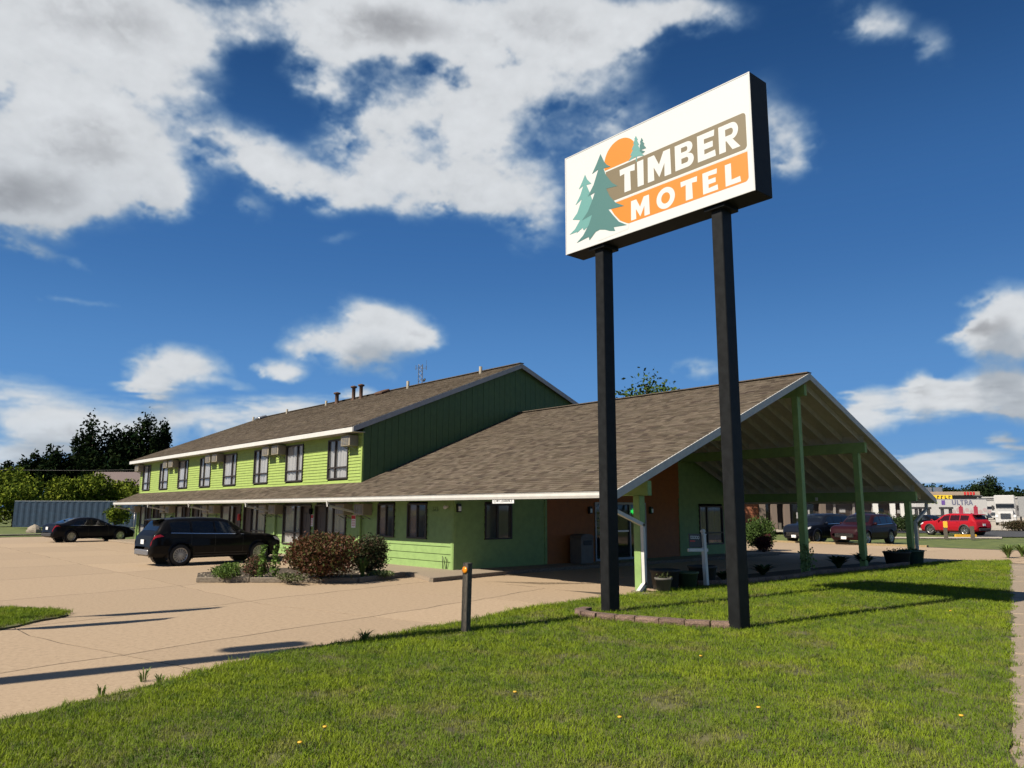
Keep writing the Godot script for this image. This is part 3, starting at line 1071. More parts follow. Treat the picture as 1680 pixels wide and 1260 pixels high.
	var eholes := [[1.21, 2.36, 0.985, 2.12], [6.36, 9.25, 0.0, 2.2], [12.73, 14.44, 0.50, 2.10]]
	for e in ends:
		var hs := []
		for h in eholes:
			if h[1] > e[0] and h[0] < e[1]:
				hs.append([h[0] - e[0], h[1] - e[0], h[2], h[3]])
		var base = e[0]
		var le = e[1] - e[0]
		var fit := func(yt):
			# the part of this panel that lies under the roof at height yt
			var half = (6.09 - 0.30 - yt) / 0.412
			var mid = ZW - ZR
			return [clampf(mid - half - base, 0.0, le), clampf(mid + half - base, 0.0, le)]
		siding(t, Vector3(XC, 0, ZW - e[0]), Vector3(0, 0, -1), Vector3(1, 0, 0), le, 0.10, 5.75, 0.232, hs, e[2], fit)
	for e in ends:
		st = S()
		var za = ZW - e[0]
		var zb = ZW - e[1]
		var gp2 = [Vector2(-za, 2.3), Vector2(-zb, 2.3), Vector2(-zb, roof_y(zb) - 0.09)]
		if za > ZR and zb < ZR:
			gp2.append(Vector2(-ZR, 5.97))
		gp2.append(Vector2(-za, roof_y(za) - 0.09))
		plate(st, gp2, 0.08, Transform3D(Basis(Vector3(0, 0, -1), Vector3.UP, Vector3(1, 0, 0)), Vector3(XC - 0.004, 0, 0)))
		part("gable_backing", st, e[2], t)
	st = S()
	for zc in [ZW - 3.895, ZW - 11.415]:
		box(st, Vector3(XC + 0.02, 1.25, zc), Vector3(0.05, 2.3, 0.11))
	part("corner_board", st, M.green, t)
	var ex = Vector3(1, 0, 0)
	room_window(t, Vector3(XC + 0.01, 1.55, ZW - 1.785), 1.15, 1.135, ex, 0.47, 0.0, null, M.brown)
	room_window(t, Vector3(XC + 0.01, 1.30, ZW - 13.585), 1.71, 1.60, ex, 0.34, 0.30, M.blind, M.brown)
	# glazed entrance
	var e0 = ZW - 6.36
	var e1 = ZW - 9.25
	st = S()
	for zz in [e0 - 0.03, e0 - 0.98, e0 - 1.94, e1 + 0.03]:
		box(st, Vector3(XC - 0.0, 1.15, zz), Vector3(0.12, 2.1, 0.06))
	for yy in [0.15, 2.17]:
		box(st, Vector3(XC - 0.0, yy, (e0 + e1) / 2), Vector3(0.115, 0.08, e0 - e1 - 0.06))
	var en = part("entrance", st, M.steel, t)
	for i in 3:
		st = S()
		var za = e0 - 0.06 - i * 0.96
		var zb = za - 0.89
		q(st, Vector3(XC, 0.19, za), Vector3(XC, 2.13, za), Vector3(XC, 2.13, zb), Vector3(XC, 0.19, zb))
		part("pane", st, M.shop_glass, en)
	st = S()
	box(st, Vector3(XC + 0.03, 1.15, e0 - 1.44), Vector3(0.05, 0.06, 0.8))
	part("push_bar", st, M.alloy, en)
	var tm := TextMesh.new()
	tm.text = "open"
	tm.font_size = 20
	tm.pixel_size = 0.0095
	tm.depth = 0.02
	var fo := SystemFont.new()
	fo.font_names = PackedStringArray(["Droid Sans"])
	tm.font = fo
	var neon := mat(0.1, 0.9, 0.3, 0.4)
	neon.emission_enabled = true
	neon.emission = Color(0.15, 0.9, 0.35)
	neon.emission_energy_multiplier = 0.6
	var no := part("neon_sign", tm, neon, en)
	no.position = Vector3(XC - 0.05, 1.88, e0 - 2.3)
	no.rotation.y = PI / 2
	var nl := OmniLight3D.new()
	nl.name = "neon_light"
	nl.light_color = Color(0.2, 0.95, 0.4)
	nl.light_energy = 0.03
	nl.light_size = 0.1
	nl.omni_range = 12.0
	nl.omni_attenuation = 2.0
	nl.shadow_enabled = true
	nl.position = Vector3(XC + 0.08, 1.9, e0 - 2.3)
	add_child(nl)
	# roll of notices behind the left light
	st = S()
	for i in 4:
		box(st, Vector3(XC - 0.03, 1.95 - i * 0.27, e0 - 0.30), Vector3(0.004, 0.2, 0.32 - 0.03 * (i % 2)))
	part("door_notices", st, M.curtain, en)
	# carport frame: purlins, posts, rafters, frieze
	for zp in [ZW, -18.5, ZR, -26.2, ZB]:
		var yb = roof_y(zp) - 0.31
		if zp == ZR:
			yb -= 0.02
		st = S()
		cbox(st, Vector3((-11.78 + XC) / 2, yb - 0.17, zp), Vector3(-11.78 - XC, 0.35, 0.15), 0.008)
		var be = part("beam", st, M.green, t)
		st = S()
		if zp != ZR:
			box(st, Vector3((-11.85 + XC) / 2, yb + 0.14, zp - 0.02), Vector3(-11.85 - XC, 0.25, 0.025))
		part("frieze_board", st, M.soffit, be)
		st = S()
		cbox(st, Vector3(-12.12, (yb - 0.345 + 0.02) / 2, zp), Vector3(0.2, yb - 0.345 - 0.02, 0.2), 0.008)
		part("post", st, M.green, t)
		st = S()
		cbox(st, Vector3(-12.12, 0.015, zp), Vector3(0.34, 0.07, 0.34), 0.01)
		part("post_footing", st, M.kerb, t)
	for i in 13:
		var xr = -11.98 - i * 0.61
		for s in [1, -1]:
			st = S()
			var zo = -13.82 if s == 1 else -30.85
			slab_between(st, xr - 0.02, xr + 0.02, zo, roof_y(zo) - 0.07, ZR + s * 0.06, roof_y(ZR - 0.06) - 0.07, 0.20)
			part("rafter", st, M.soffit, t)
	# air conditioners
	for x in [-25.75, -31.86, -32.83, -38.86, -39.78, -45.5, -46.45, -51.9]:
		air_unit(t, Vector3(x, 4.46, ZW + 0.02))
		air_unit(t, Vector3(x - 0.25 if x == -25.75 else x, 1.93, ZW + 0.02))
	air_unit(t, Vector3(-24.62, 1.93, ZW + 0.02))
	# roof vents and flues
	for v in [[-27.1, 0.38, 0.075, 0], [-33.05, 0.45, 0.075, 0], [-41.8, 0.35, 0.07, 0], [-47.1, 0.35, 0.07, 0], [-52.4, 0.32, 0.07, 0], [-37.75, 0.85, 0.10, 1], [-38.57, 0.85, 0.10, 1], [-40.5, 0.70, 0.11, 1]]:
		var zb = ZR + 0.55
		var yb = uroof_y(zb) - 0.05
		st = S(true)
		var pr = [[v[2], 0.0], [v[2], v[1]], [0.0, v[1]]]
		if v[3] == 1:
			pr = [[v[2] * 1.5, 0.0], [v[2], 0.12], [v[2], v[1] - 0.12], [v[2] * 1.7, v[1] - 0.10], [v[2] * 1.9, v[1] - 0.02], [v[2] * 0.4, v[1] + 0.03], [0.0, v[1] + 0.03]]
		lathe(st, pr, 12, Transform3D(Basis.IDENTITY, Vector3(v[0], yb, zb)))
		part("vent_pipe" if v[3] == 0 else "flue", st, M.rust if v[3] == 1 else M.beige, ur)
	for x in [-35.7, -51.4]:
		st = S()
		var zb = ZR + 0.45
		cbox(st, Vector3(x, uroof_y(zb) + 0.10, zb), Vector3(0.75, 0.16, 0.6), 0.05, Basis(Vector3.RIGHT, atan(0.406)))
		part("roof_vent", st, M.rust if x > -40 else M.steel, ur)
	# lights, notices, number, pipes
	for p in [[Vector3(XC + 0.08, 1.98, ZW - 0.12)], [Vector3(XC + 0.08, 1.92, e0 + 0.30)], [Vector3(XC + 0.08, 1.92, e1 - 0.28)]]:
		st = S()
		cbox(st, p[0], Vector3(0.12, 0.26, 0.14), 0.01)
		var lm = part("wall_lantern", st, M.black_metal, t)
		st = S()
		cbox(st, p[0] + Vector3(0.035, -0.02, 0), Vector3(0.09, 0.15, 0.10), 0.01)
		part("lantern_glass", st, M.lamp_glass, lm)
	st = S(true)
	for s in [-1, 1]:
		lathe(st, [[0.02, 0.0], [0.05, 0.05], [0.06, 0.13], [0.0, 0.13]], 10, Transform3D(Basis(Vector3(1, 0, 0), 1.9) * Basis(Vector3(0, 0, 1), s * 0.6), Vector3(-19.75 + s * 0.06, 2.03, ZW + 0.06)))
	part("flood_light", st, M.white, t)
	for nx in [-26.0 + 0.45, -28.87]:
		st = S()
		box(st, Vector3(nx, 1.50, ZW + 0.032), Vector3(0.30, 0.46, 0.012))
		var np = part("notice", st, M.plate, t)
		st = S()
		box(st, Vector3(nx, 1.65, ZW + 0.040), Vector3(0.28, 0.13, 0.006))
		for i in 4:
			box(st, Vector3(nx, 1.53 - i * 0.06, ZW + 0.040), Vector3(0.22, 0.018, 0.005))
		part("notice_print", st, M.red, np)
	st = S()
	for s in [-1, 1]:
		cbox(st, Vector3(-28.87, 1.86, ZW + 0.08), Vector3(0.13, 0.24, 0.10), 0.01)
	part("wall_lantern", st, M.black_metal, t)
	tm = TextMesh.new()
	tm.text = "323"
	tm.font_size = 24
	tm.pixel_size = 0.008
	tm.depth = 0.008
	tm.font = fo
	no = part("house_number", tm, M.dark_green, t)
	no.position = Vector3(-20.42, 1.95, ZW + 0.03)
	st = S(true)
	tube(st, [Vector3(-19.95, 0.12, ZW + 0.06), Vector3(-19.95, 0.50, ZW + 0.07)], [0.012, 0.012], 6)
	tube(st, [Vector3(-19.80, 0.12, ZW + 0.06), Vector3(-19.82, 0.35, ZW + 0.08), Vector3(-19.77, 0.48, ZW + 0.08), Vector3(-19.70, 0.36, ZW + 0.08), Vector3(-19.73, 0.12, ZW + 0.06)], [0.012, 0.012, 0.012, 0.012, 0.012], 6)
	part("conduit", st, M.black_metal, t)
	st = S()
	box(st, Vector3(-15.5, 2.155, -13.26), Vector3(0.86, 0.13, 0.014))
	var cl = part("clearance_sign", st, M.plate, lr)
	tm = TextMesh.new()
	tm.text = "LOW CLEARANCE"
	tm.font_size = 16
	tm.pixel_size = 0.0062
	tm.depth = 0.004
	tm.font = fo
	no = part("lettering", tm, M.black_metal, cl)
	no.position = Vector3(-15.5, 2.155, -13.249)
	st = S()
	lathe(st, [[0.0, 0.0], [0.07, 0.0], [0.075, 0.16], [0.05, 0.3], [0.0, 0.3]], 12, Transform3D(Basis.IDENTITY, Vector3(-36.0, 1.42, ZW + 0.12)))
	part("fire_extinguisher", st, M.red, t)
	st = S()
	box(st, Vector3(-15.6, roof_y(ZB) - 0.55, ZB + 0.085), Vector3(0.10, 0.14, 0.03))
	part("junction_box", st, M.plate, t)

# ---------------------------------------------------------------- roadside sign
func arc(cx, cy, rx, ry, a0, a1, n):
	var o := []
	for i in n + 1:
		var a = deg_to_rad(lerpf(a0, a1, float(i) / n))
		o.append(Vector2(cx + rx * cos(a), cy + ry * sin(a)))
	return o

func letter(ch) -> Array:
	# outlines in a unit box, pieces that butt against each other
	match ch:
		"T":
			return [[Vector2(0, 1), Vector2(0.02, 0.74), Vector2(0.31, 0.77), Vector2(0.29, 0), Vector2(0.71, 0), Vector2(0.69, 0.77), Vector2(0.98, 0.74), Vector2(1, 1)]]
		"I":
			return [[Vector2(0.02, 0), Vector2(0.0, 1), Vector2(1, 1), Vector2(0.98, 0)]]
		"M":
			return [[Vector2(0.0, 0), Vector2(0.02, 1), Vector2(0.30, 1), Vector2(0.5, 0.55), Vector2(0.70, 1), Vector2(0.98, 1), Vector2(1.0, 0), Vector2(0.72, 0), Vector2(0.73, 0.52), Vector2(0.5, 0.05), Vector2(0.27, 0.52), Vector2(0.28, 0)]]
		"E":
			return [[Vector2(0, 0), Vector2(0, 1), Vector2(0.97, 1), Vector2(0.94, 0.77), Vector2(0.38, 0.79), Vector2(0.38, 0.61), Vector2(0.86, 0.61), Vector2(0.86, 0.39), Vector2(0.38, 0.39), Vector2(0.38, 0.21), Vector2(0.97, 0.24), Vector2(1.0, 0)]]
		"L":
			return [[Vector2(0, 0), Vector2(0, 1), Vector2(0.40, 1), Vector2(0.40, 0.23), Vector2(0.96, 0.26), Vector2(1.0, 0)]]
		"O":
			var o := []
			for h in [[-90, 90], [90, 270]]:
				var p = arc(0.5, 0.5, 0.5, 0.54, h[0], h[1], 18)
				p.append_array(arc(0.5, 0.5, 0.24, 0.28, h[1], h[0], 18))
				o.append(p)
			return o
		"B":
			var u = [Vector2(0.34, 1)] + arc(0.66, 0.765, 0.29, 0.235, 90, -90, 12) + [Vector2(0.34, 0.53), Vector2(0.34, 0.64)] + arc(0.60, 0.735, 0.08, 0.095, -90, 90, 8) + [Vector2(0.34, 0.83)]
			var l = [Vector2(0.34, 0.528)] + arc(0.68, 0.264, 0.32, 0.264, 90, -90, 12) + [Vector2(0.34, 0.0), Vector2(0.34, 0.19)] + arc(0.62, 0.295, 0.09, 0.105, -90, 90, 8) + [Vector2(0.34, 0.40)]
			return [[Vector2(0, 0), Vector2(0, 1), Vector2(0.34, 1), Vector2(0.34, 0)], u, l]
		"R":
			var u2 = [Vector2(0.32, 1)] + arc(0.63, 0.69, 0.30, 0.31, 90, -90, 12) + [Vector2(0.32, 0.38), Vector2(0.32, 0.56)] + arc(0.58, 0.685, 0.11, 0.125, -90, 90, 8) + [Vector2(0.32, 0.81)]
			return [[Vector2(0, 0), Vector2(0, 1), Vector2(0.32, 1), Vector2(0.32, 0)], u2, [Vector2(0.36, 0.378), Vector2(0.66, 0.378), Vector2(1.0, 0.0), Vector2(0.63, 0.0)]]
	return []

func v2(a):
	var o := []
	for p in a:
		o.append(Vector2(p[0], p[1]))
	return o

func motel_sign():
	var x0 := -10.924
	var x1 := -6.481
	var y0 := 7.173
	var y1 := 9.313
	var zf := -11.049
	var t = thing("roadside_sign", "tall white pole sign with evergreen trees and motel name on two black posts", "sign")
	var cx = (x0 + x1) / 2
	var st := S()
	cbox(st, Vector3(cx, (y0 + y1) / 2, zf - 0.264), Vector3(x1 - x0, y1 - y0, 0.528), 0.012)
	var cab = part("cabinet", st, M.black, t)
	st = S()
	box(st, Vector3(cx, (y0 + y1) / 2, zf - 0.001), Vector3(x1 - x0 - 0.016, y1 - y0 - 0.016, 0.012))
	var face = part("sign_face", st, mat(0.625, 0.645, 0.65, 0.35), t)
	st = S()
	box(st, Vector3(cx, (y0 + y1) / 2, zf - 0.527), Vector3(x1 - x0 - 0.016, y1 - y0 - 0.016, 0.012))
	part("rear_face", st, mat(0.625, 0.645, 0.65, 0.35), t)
	var L := func(k): return Transform3D(Basis.IDENTITY, Vector3(x0, y0, zf + 0.006 + 0.0008 * k))
	var brown = mat(0.185, 0.150, 0.092, 0.45)
	var orange = mat(0.62, 0.21, 0.02, 0.45)
	var teal = mat(0.068, 0.175, 0.172, 0.45)
	var pale = mat(0.125, 0.31, 0.30, 0.45)
	var white = mat(0.625, 0.645, 0.65, 0.35)
	var tree = v2([[1.02, 1.879], [1.11, 1.689], [1.19, 1.585], [1.283, 1.517], [1.092, 1.545], [1.15, 1.39], [1.314, 1.163], [1.454, 1.054], [1.159, 1.09], [1.246, 0.905], [1.394, 0.726], [1.614, 0.591], [1.209, 0.634], [1.327, 0.481], [1.472, 0.307], [1.675, 0.182], [1.514, 0.205], [1.336, 0.231], [1.372, 0.145], [1.228, 0.185], [1.107, 0.245], [0.969, 0.284], [0.858, 0.277], [0.68, 0.142], [0.663, 0.22], [0.322, 0.181], [0.505, 0.288], [0.671, 0.477], [0.764, 0.66], [0.478, 0.62], [0.644, 0.758], [0.76, 0.94], [0.851, 1.113], [0.65, 1.082], [0.816, 1.279], [0.956, 1.574], [0.782, 1.533], [0.905, 1.70]])
	var back = v2([[0.584, 1.583], [0.641, 1.462], [0.759, 1.33], [0.616, 1.349], [0.716, 1.136], [0.777, 0.967], [0.771, 0.671], [0.67, 0.453], [0.523, 0.395], [0.492, 0.459], [0.309, 0.385], [0.359, 0.416], [0.117, 0.415], [0.277, 0.489], [0.429, 0.647], [0.213, 0.715], [0.349, 0.822], [0.486, 1.083], [0.302, 1.008], [0.438, 1.174], [0.531, 1.36], [0.398, 1.319], [0.51, 1.468]])
	# sun disc, then the two bands, the white edge of the big tree, the trees
	st = S()
	plate(st, arc(1.535, 1.585, 0.425, 0.425, 0, 355, 48), 0.0, L.call(0))
	part("sun_emblem", st, orange, face)
	st = S()
	plate(st, [Vector2(1.13, 0.742), Vector2(1.13, 1.476), Vector2(4.40, 1.476), Vector2(4.40, 0.742)], 0.0, L.call(1))
	part("band_edge", st, white, face)
	st = S()
	plate(st, [Vector2(1.15, 0.778), Vector2(1.15, 1.444)] + arc(4.255, 1.375, 0.069, 0.069, 90, 0, 6) + arc(4.255, 0.847, 0.069, 0.069, 0, -90, 6), 0.0, L.call(2))
	part("brown_band", st, brown, face)
	st = S()
	plate(st, [Vector2(1.25, 0.205), Vector2(1.25, 0.728), Vector2(4.325, 0.728)] + arc(4.25, 0.28, 0.075, 0.075, 0, -90, 6), 0.0, L.call(2))
	part("orange_band", st, orange, face)
	# the field left of the bands is the face again, following the tree
	st = S()
	plate(st, [Vector2(0.9, 0.06), Vector2(1.70, 0.1), Vector2(1.72, 0.199), Vector2(1.66, 0.225), Vector2(1.50, 0.32), Vector2(1.36, 0.48), Vector2(1.26, 0.64), Vector2(1.0, 0.7)], 0.0, L.call(3))
	part("tree_edge", st, white, face)
	for o in Geometry2D.offset_polygon(PackedVector2Array(tree), 0.034, Geometry2D.JOIN_MITER):
		if not Geometry2D.is_polygon_clockwise(o):
			st = S()
			plate(st, o, 0.0, L.call(5))
			part("tree_edge", st, white, face)
	st = S()
	plate(st, back, 0.0, L.call(4))
	part("tree_emblem", st, pale, face)
	st = S()
	plate(st, tree, 0.0, L.call(6))
	part("tree_emblem", st, teal, face)
	var s1 = v2([[1.945, 1.92], [1.991, 1.818], [1.966, 1.823], [2.02, 1.712], [1.988, 1.712], [2.05, 1.593], [2.016, 1.589], [2.131, 1.445], [1.955, 1.49], [1.955, 1.39], [1.93, 1.39], [1.93, 1.49], [1.742, 1.465], [1.832, 1.553], [1.789, 1.569], [1.865, 1.661], [1.83, 1.679], [1.897, 1.77], [1.869, 1.785], [1.92, 1.857], [1.9, 1.865]])
	for o in Geometry2D.offset_polygon(PackedVector2Array(s1), 0.02, Geometry2D.JOIN_MITER):
		if not Geometry2D.is_polygon_clockwise(o):
			st = S()
			plate(st, Geometry2D.clip_polygons(o, PackedVector2Array([Vector2(1, 1.0), Vector2(3, 1.0), Vector2(3, 1.444), Vector2(1, 1.444)]))[0], 0.0, L.call(3))
			part("tree_edge", st, white, face)
	st = S()
	plate(st, v2([[2.078, 1.833], [2.121, 1.757], [2.098, 1.754], [2.152, 1.674], [2.124, 1.673], [2.191, 1.577], [2.06, 1.585], [2.16, 1.52], [2.10, 1.50], [2.03, 1.54], [2.03, 1.68], [2.055, 1.735], [2.035, 1.754], [2.065, 1.786]]), 0.0, L.call(4))
	part("tree_emblem", st, teal, face)
	st = S()
	plate(st, s1, 0.0, L.call(5))
	part("tree_emblem", st, pale, face)
	for w in [["T", 1.515, 0.385, 0.86, 0.50], ["I", 1.955, 0.155, 0.865, 0.51], ["M", 2.205, 0.545, 0.865, 0.50], ["B", 2.845, 0.41, 0.875, 0.485], ["E", 3.337, 0.375, 0.872, 0.495], ["R", 3.782, 0.42, 0.868, 0.495],
			["M", 1.775, 0.455, 0.24, 0.39], ["O", 2.395, 0.42, 0.25, 0.38], ["T", 2.946, 0.36, 0.245, 0.385], ["E", 3.42, 0.31, 0.243, 0.39], ["L", 3.88, 0.30, 0.24, 0.39]]:
		st = S()
		for p in letter(w[0]):
			plate(st, p.map(func(a): return Vector2(w[1] + a.x * w[2], w[3] + a.y * w[4])), 0.0, L.call(4))
		part("letter_" + w[0].to_lower(), st, white, face)
	# posts with mounting plates
	for px in [-10.216, -7.442]:
		st = S()
		cbox(st, Vector3(px + 0.11, y0 / 2 - 0.1, zf - 0.264), Vector3(0.22, y0 + 0.19, 0.30), 0.012)
		part("post", st, M.black, t)
		st = S()
		cbox(st, Vector3(px + 0.11, y0 - 0.035, zf - 0.264), Vector3(0.42, 0.06, 0.44), 0.008)
		part("mounting_plate", st, M.black, t)
	st = S()
	for xx in [x0 + 0.02, x1 - 0.02]:
		box(st, Vector3(xx, (y0 + y1) / 2, zf + 0.004), Vector3(0.03, y1 - y0, 0.012))
	for yy in [y0 + 0.012, y1 - 0.012]:
		box(st, Vector3(cx, yy, zf + 0.0042), Vector3(x1 - x0 - 0.07, 0.02, 0.0125))
	part("retainer_trim", st, mat(0.55, 0.56, 0.57, 0.4), cab)
	# block edging
	var e = thing("block_edging", "low curved row of split brown concrete blocks round the sign bed", "garden edging", Vector3.ZERO)
	var path = [Vector2(-10.35, -10.95), Vector2(-10.22, -10.58), Vector2(-9.93, -10.42), Vector2(-9.6, -10.43), Vector2(-9.25, -10.52), Vector2(-8.9, -10.63), Vector2(-8.5, -10.76), Vector2(-8.1, -10.92), Vector2(-7.72, -11.08), Vector2(-7.42, -11.28)]
	for i in path.size() - 1:
		var a = path[i]
		var b = path[i + 1]
		var m = (a + b) / 2
		var yaw = atan2(-(b - a).y, (b - a).x)
		for lv in 2:
			var s3 := S()
			block_shape(s3, Vector3((b - a).length() - 0.012, 0.125, 0.20), 500 + i * 2 + lv)
			var o = part("block", s3, M.block[(i * 2 + lv) % 3], e)
			o.position = Vector3(m.x, -0.055 + 0.125 * lv, m.y) + Vector3(sin(yaw), 0, cos(yaw)) * (0.03 * (1 - lv))
			o.rotation = Vector3(rng.randf_range(-0.02, 0.02), yaw + rng.randf_range(-0.03, 0.03), rng.randf_range(-0.02, 0.02))

func block_shape(st, s, sd):
	# a split-faced block: rough front, chamfered top
	var r := RandomNumberGenerator.new()
	r.seed = sd
	var nx := 5
	var ny := 3
	var f := []
	for j in ny + 1:
		var row := []
		for i in nx + 1:
			var edge = 0.018 if (i == 0 or i == nx or j == 0 or j == ny) else 0.0
			row.append(Vector3(-s.x / 2 + s.x * i / nx, -s.y / 2 + s.y * j / ny, s.z / 2 - edge + r.randf_range(-0.006, 0.010)))
		f.append(row)
	for j in ny:
		for i in nx:
			q_out(st, f[j][i], f[j][i + 1], f[j + 1][i + 1], f[j + 1][i], Vector3(0, 0, -1))
	var bk = [Vector3(-s.x / 2 + 0.015, -s.y / 2, -s.z / 2), Vector3(s.x / 2 - 0.015, -s.y / 2, -s.z / 2), Vector3(s.x / 2 - 0.015, s.y / 2, -s.z / 2), Vector3(-s.x / 2 + 0.015, s.y / 2, -s.z / 2)]
	q_out(st, bk[0], bk[1], bk[2], bk[3], Vector3.ZERO)
	for i in nx:
		for jj in [0, ny]:
			var t0 = float(i) / nx
			var t1 = float(i + 1) / nx
			var b0 = bk[0 if jj == 0 else 3].lerp(bk[1 if jj == 0 else 2], t0)
			var b1 = bk[0 if jj == 0 else 3].lerp(bk[1 if jj == 0 else 2], t1)
			q_out(st, f[jj][i], f[jj][i + 1], b1, b0, Vector3.ZERO)
	for j in ny:
		var t0 = float(j) / ny
		var t1 = float(j + 1) / ny
		q_out(st, f[j][0], f[j + 1][0], bk[0].lerp(bk[3], t1), bk[0].lerp(bk[3], t0), Vector3.ZERO)
		q_out(st, f[j][nx], f[j + 1][nx], bk[1].lerp(bk[2], t1), bk[1].lerp(bk[2], t0), Vector3.ZERO)

# ---------------------------------------------------------------- vehicles
var SUV := {"len": 5.05, "rk": 0.76, "r": 0.385, "wf": 0.805, "wr": 0.205, "st": [
	[0.0, 0.70, 0.66, 0.46, 0.76], [0.008, 0.98, 0.93, 0.40, 0.86], [0.02, 1.12, 1.06, 0.36, 0.905], [0.045, 1.26, 1.12, 0.33, 0.93], [0.08, 1.53, 1.15, 0.31, 0.945], [0.105, 1.655, 1.155, 0.29, 0.95], [0.14, 1.69, 1.15, 0.28, 0.955], [0.28, 1.73, 1.125, 0.26, 0.965], [0.42, 1.735, 1.105, 0.26, 0.965], [0.51, 1.71, 1.095, 0.26, 0.965], [0.58, 1.61, 1.09, 0.26, 0.965], [0.64, 1.41, 1.085, 0.26, 0.96], [0.695, 1.205, 1.08, 0.26, 0.955], [0.73, 1.15, 1.07, 0.26, 0.95], [0.82, 1.12, 1.05, 0.26, 0.945], [0.91, 1.07, 1.0, 0.27, 0.93], [0.955, 1.00, 0.94, 0.28, 0.88], [0.985, 0.86, 0.81, 0.30, 0.80], [1.0, 0.66, 0.62, 0.42, 0.68]],
	"side": [[0.135, 0.27, 0.125, 0.265], [0.285, 0.445, 0.28, 0.435], [0.46, 0.665, 0.45, 0.555]], "rear": [0.045, 0.095], "front": [0.56, 0.68]}
var SEDAN := {"len": 4.85, "rk": 0.70, "r": 0.335, "wf": 0.80, "wr": 0.215, "st": [
	[0.0, 0.60, 0.56, 0.42, 0.72], [0.012, 0.86, 0.83, 0.34, 0.82], [0.03, 1.02, 0.98, 0.30, 0.87], [0.09, 1.09, 1.0, 0.26, 0.90], [0.15, 1.16, 0.985, 0.23, 0.915], [0.22, 1.31, 0.97, 0.21, 0.925], [0.31, 1.43, 0.96, 0.20, 0.93], [0.42, 1.465, 0.95, 0.20, 0.93], [0.50, 1.43, 0.945, 0.20, 0.93], [0.58, 1.30, 0.94, 0.20, 0.93], [0.65, 1.12, 0.935, 0.20, 0.925], [0.70, 1.0, 0.93, 0.20, 0.92], [0.80, 0.93, 0.89, 0.20, 0.91], [0.90, 0.86, 0.81, 0.20, 0.88], [0.96, 0.76, 0.71, 0.22, 0.82], [0.99, 0.63, 0.60, 0.26, 0.74], [1.0, 0.50, 0.48, 0.34, 0.62]],
	"side": [[0.20, 0.40, 0.29, 0.395], [0.415, 0.645, 0.41, 0.555]], "rear": [0.14, 0.27], "front": [0.535, 0.67]}

func car_at(sp, t, v) -> Vector3:
	var a = sp.st
	var i = 0
	while i < a.size() - 2 and a[i + 1][0] < t:
		i += 1
	var k = clampf((t - a[i][0]) / (a[i + 1][0] - a[i][0]), 0.0, 1.0)
	var p0 = a[maxi(i - 1, 0)]
	var p1 = a[i]
	var p2 = a[i + 1]
	var p3 = a[mini(i + 2, a.size() - 1)]
	var val := []
	for c in range(1, 5):
		var lo = minf(p1[c], p2[c])
		var hi = maxf(p1[c], p2[c])
		var r = cubic_interpolate_in_time(p1[c], p2[c], p0[c], p3[c], k, p2[0] - p1[0], p0[0] - p1[0], p3[0] - p1[0]) if i > 0 and i < a.size() - 2 else lerpf(p1[c], p2[c], k)
		val.append(clampf(r, lo - 0.01, hi + 0.01))
	var top = val[0]
	var belt = minf(val[1], top - 0.02)
	var bot = val[2]
	var hw = val[3]
	var cab = clampf((top - belt) / 0.5, 0.0, 1.0)
	var x5 = lerpf(hw * 0.88, hw * sp.rk, cab)
	var pts = [Vector2(0, bot), Vector2(hw * 0.84, bot), Vector2(hw * 0.965, bot + 0.13), Vector2(hw * 1.0, lerpf(bot, belt, 0.5)), Vector2(hw * 0.99, lerpf(bot, belt, 0.82)), Vector2(hw * 0.955, belt), Vector2(x5 + 0.01, top - 0.075 * cab - 0.012), Vector2(x5 * 0.90, top - 0.028 * cab - 0.004), Vector2(x5 * 0.5, top - 0.004), Vector2(0, top)]
	var j = clampi(int(v), 0, pts.size() - 2)
	var p = pts[j].lerp(pts[j + 1], v - j)
	return Vector3(p.x, p.y, sp.len * (0.5 - t))

func side_x(sp, t, y):
	# half-width of the body side at a given height
	var best := 0.0
	var last = car_at(sp, t, 1.0)
	for i in 20:
		var p = car_at(sp, t, 1.0 + (i + 1) * 0.2)
		if (last.y <= y and p.y >= y):
			return lerpf(last.x, p.x, (y - last.y) / maxf(p.y - last.y, 1e-4))
		best = p.x
		last = p
	return best if y > last.y else car_at(sp, t, 1.6).x

func car_patch(st, sp, tb0, tb1, tt0, tt1, v0, v1, off, both = 0, nt = 8, nv = 3):
	for side in ([1, -1] if both == 0 else [both]):
		for i in nt:
			for j in nv:
				var k := []
				for e in [[i, j], [i + 1, j], [i + 1, j + 1], [i, j + 1]]:
					var fv = float(e[1]) / nv
					var ft = float(e[0]) / nt
					var t = lerpf(lerpf(tb0, tb1, ft), lerpf(tt0, tt1, ft), fv)
					var v = lerpf(v0, v1, fv)
					var p = car_at(sp, t, v)
					var dt = car_at(sp, t + 0.004, v) - car_at(sp, t - 0.004, v)
					var dv = car_at(sp, t, minf(v + 0.05, 8.99)) - car_at(sp, t, v - 0.05)
					var n = dt.cross(dv).normalized()
					if n.dot(Vector3(p.x, p.y - 0.7, p.z * 0.3)) < 0:
						n = -n
					p += n * off
					k.append(Vector3(p.x * side, p.y, p.z))
				if side == 1:
					q(st, k[0], k[1], k[2], k[3])
				else:
					q(st, k[0], k[3], k[2], k[1])

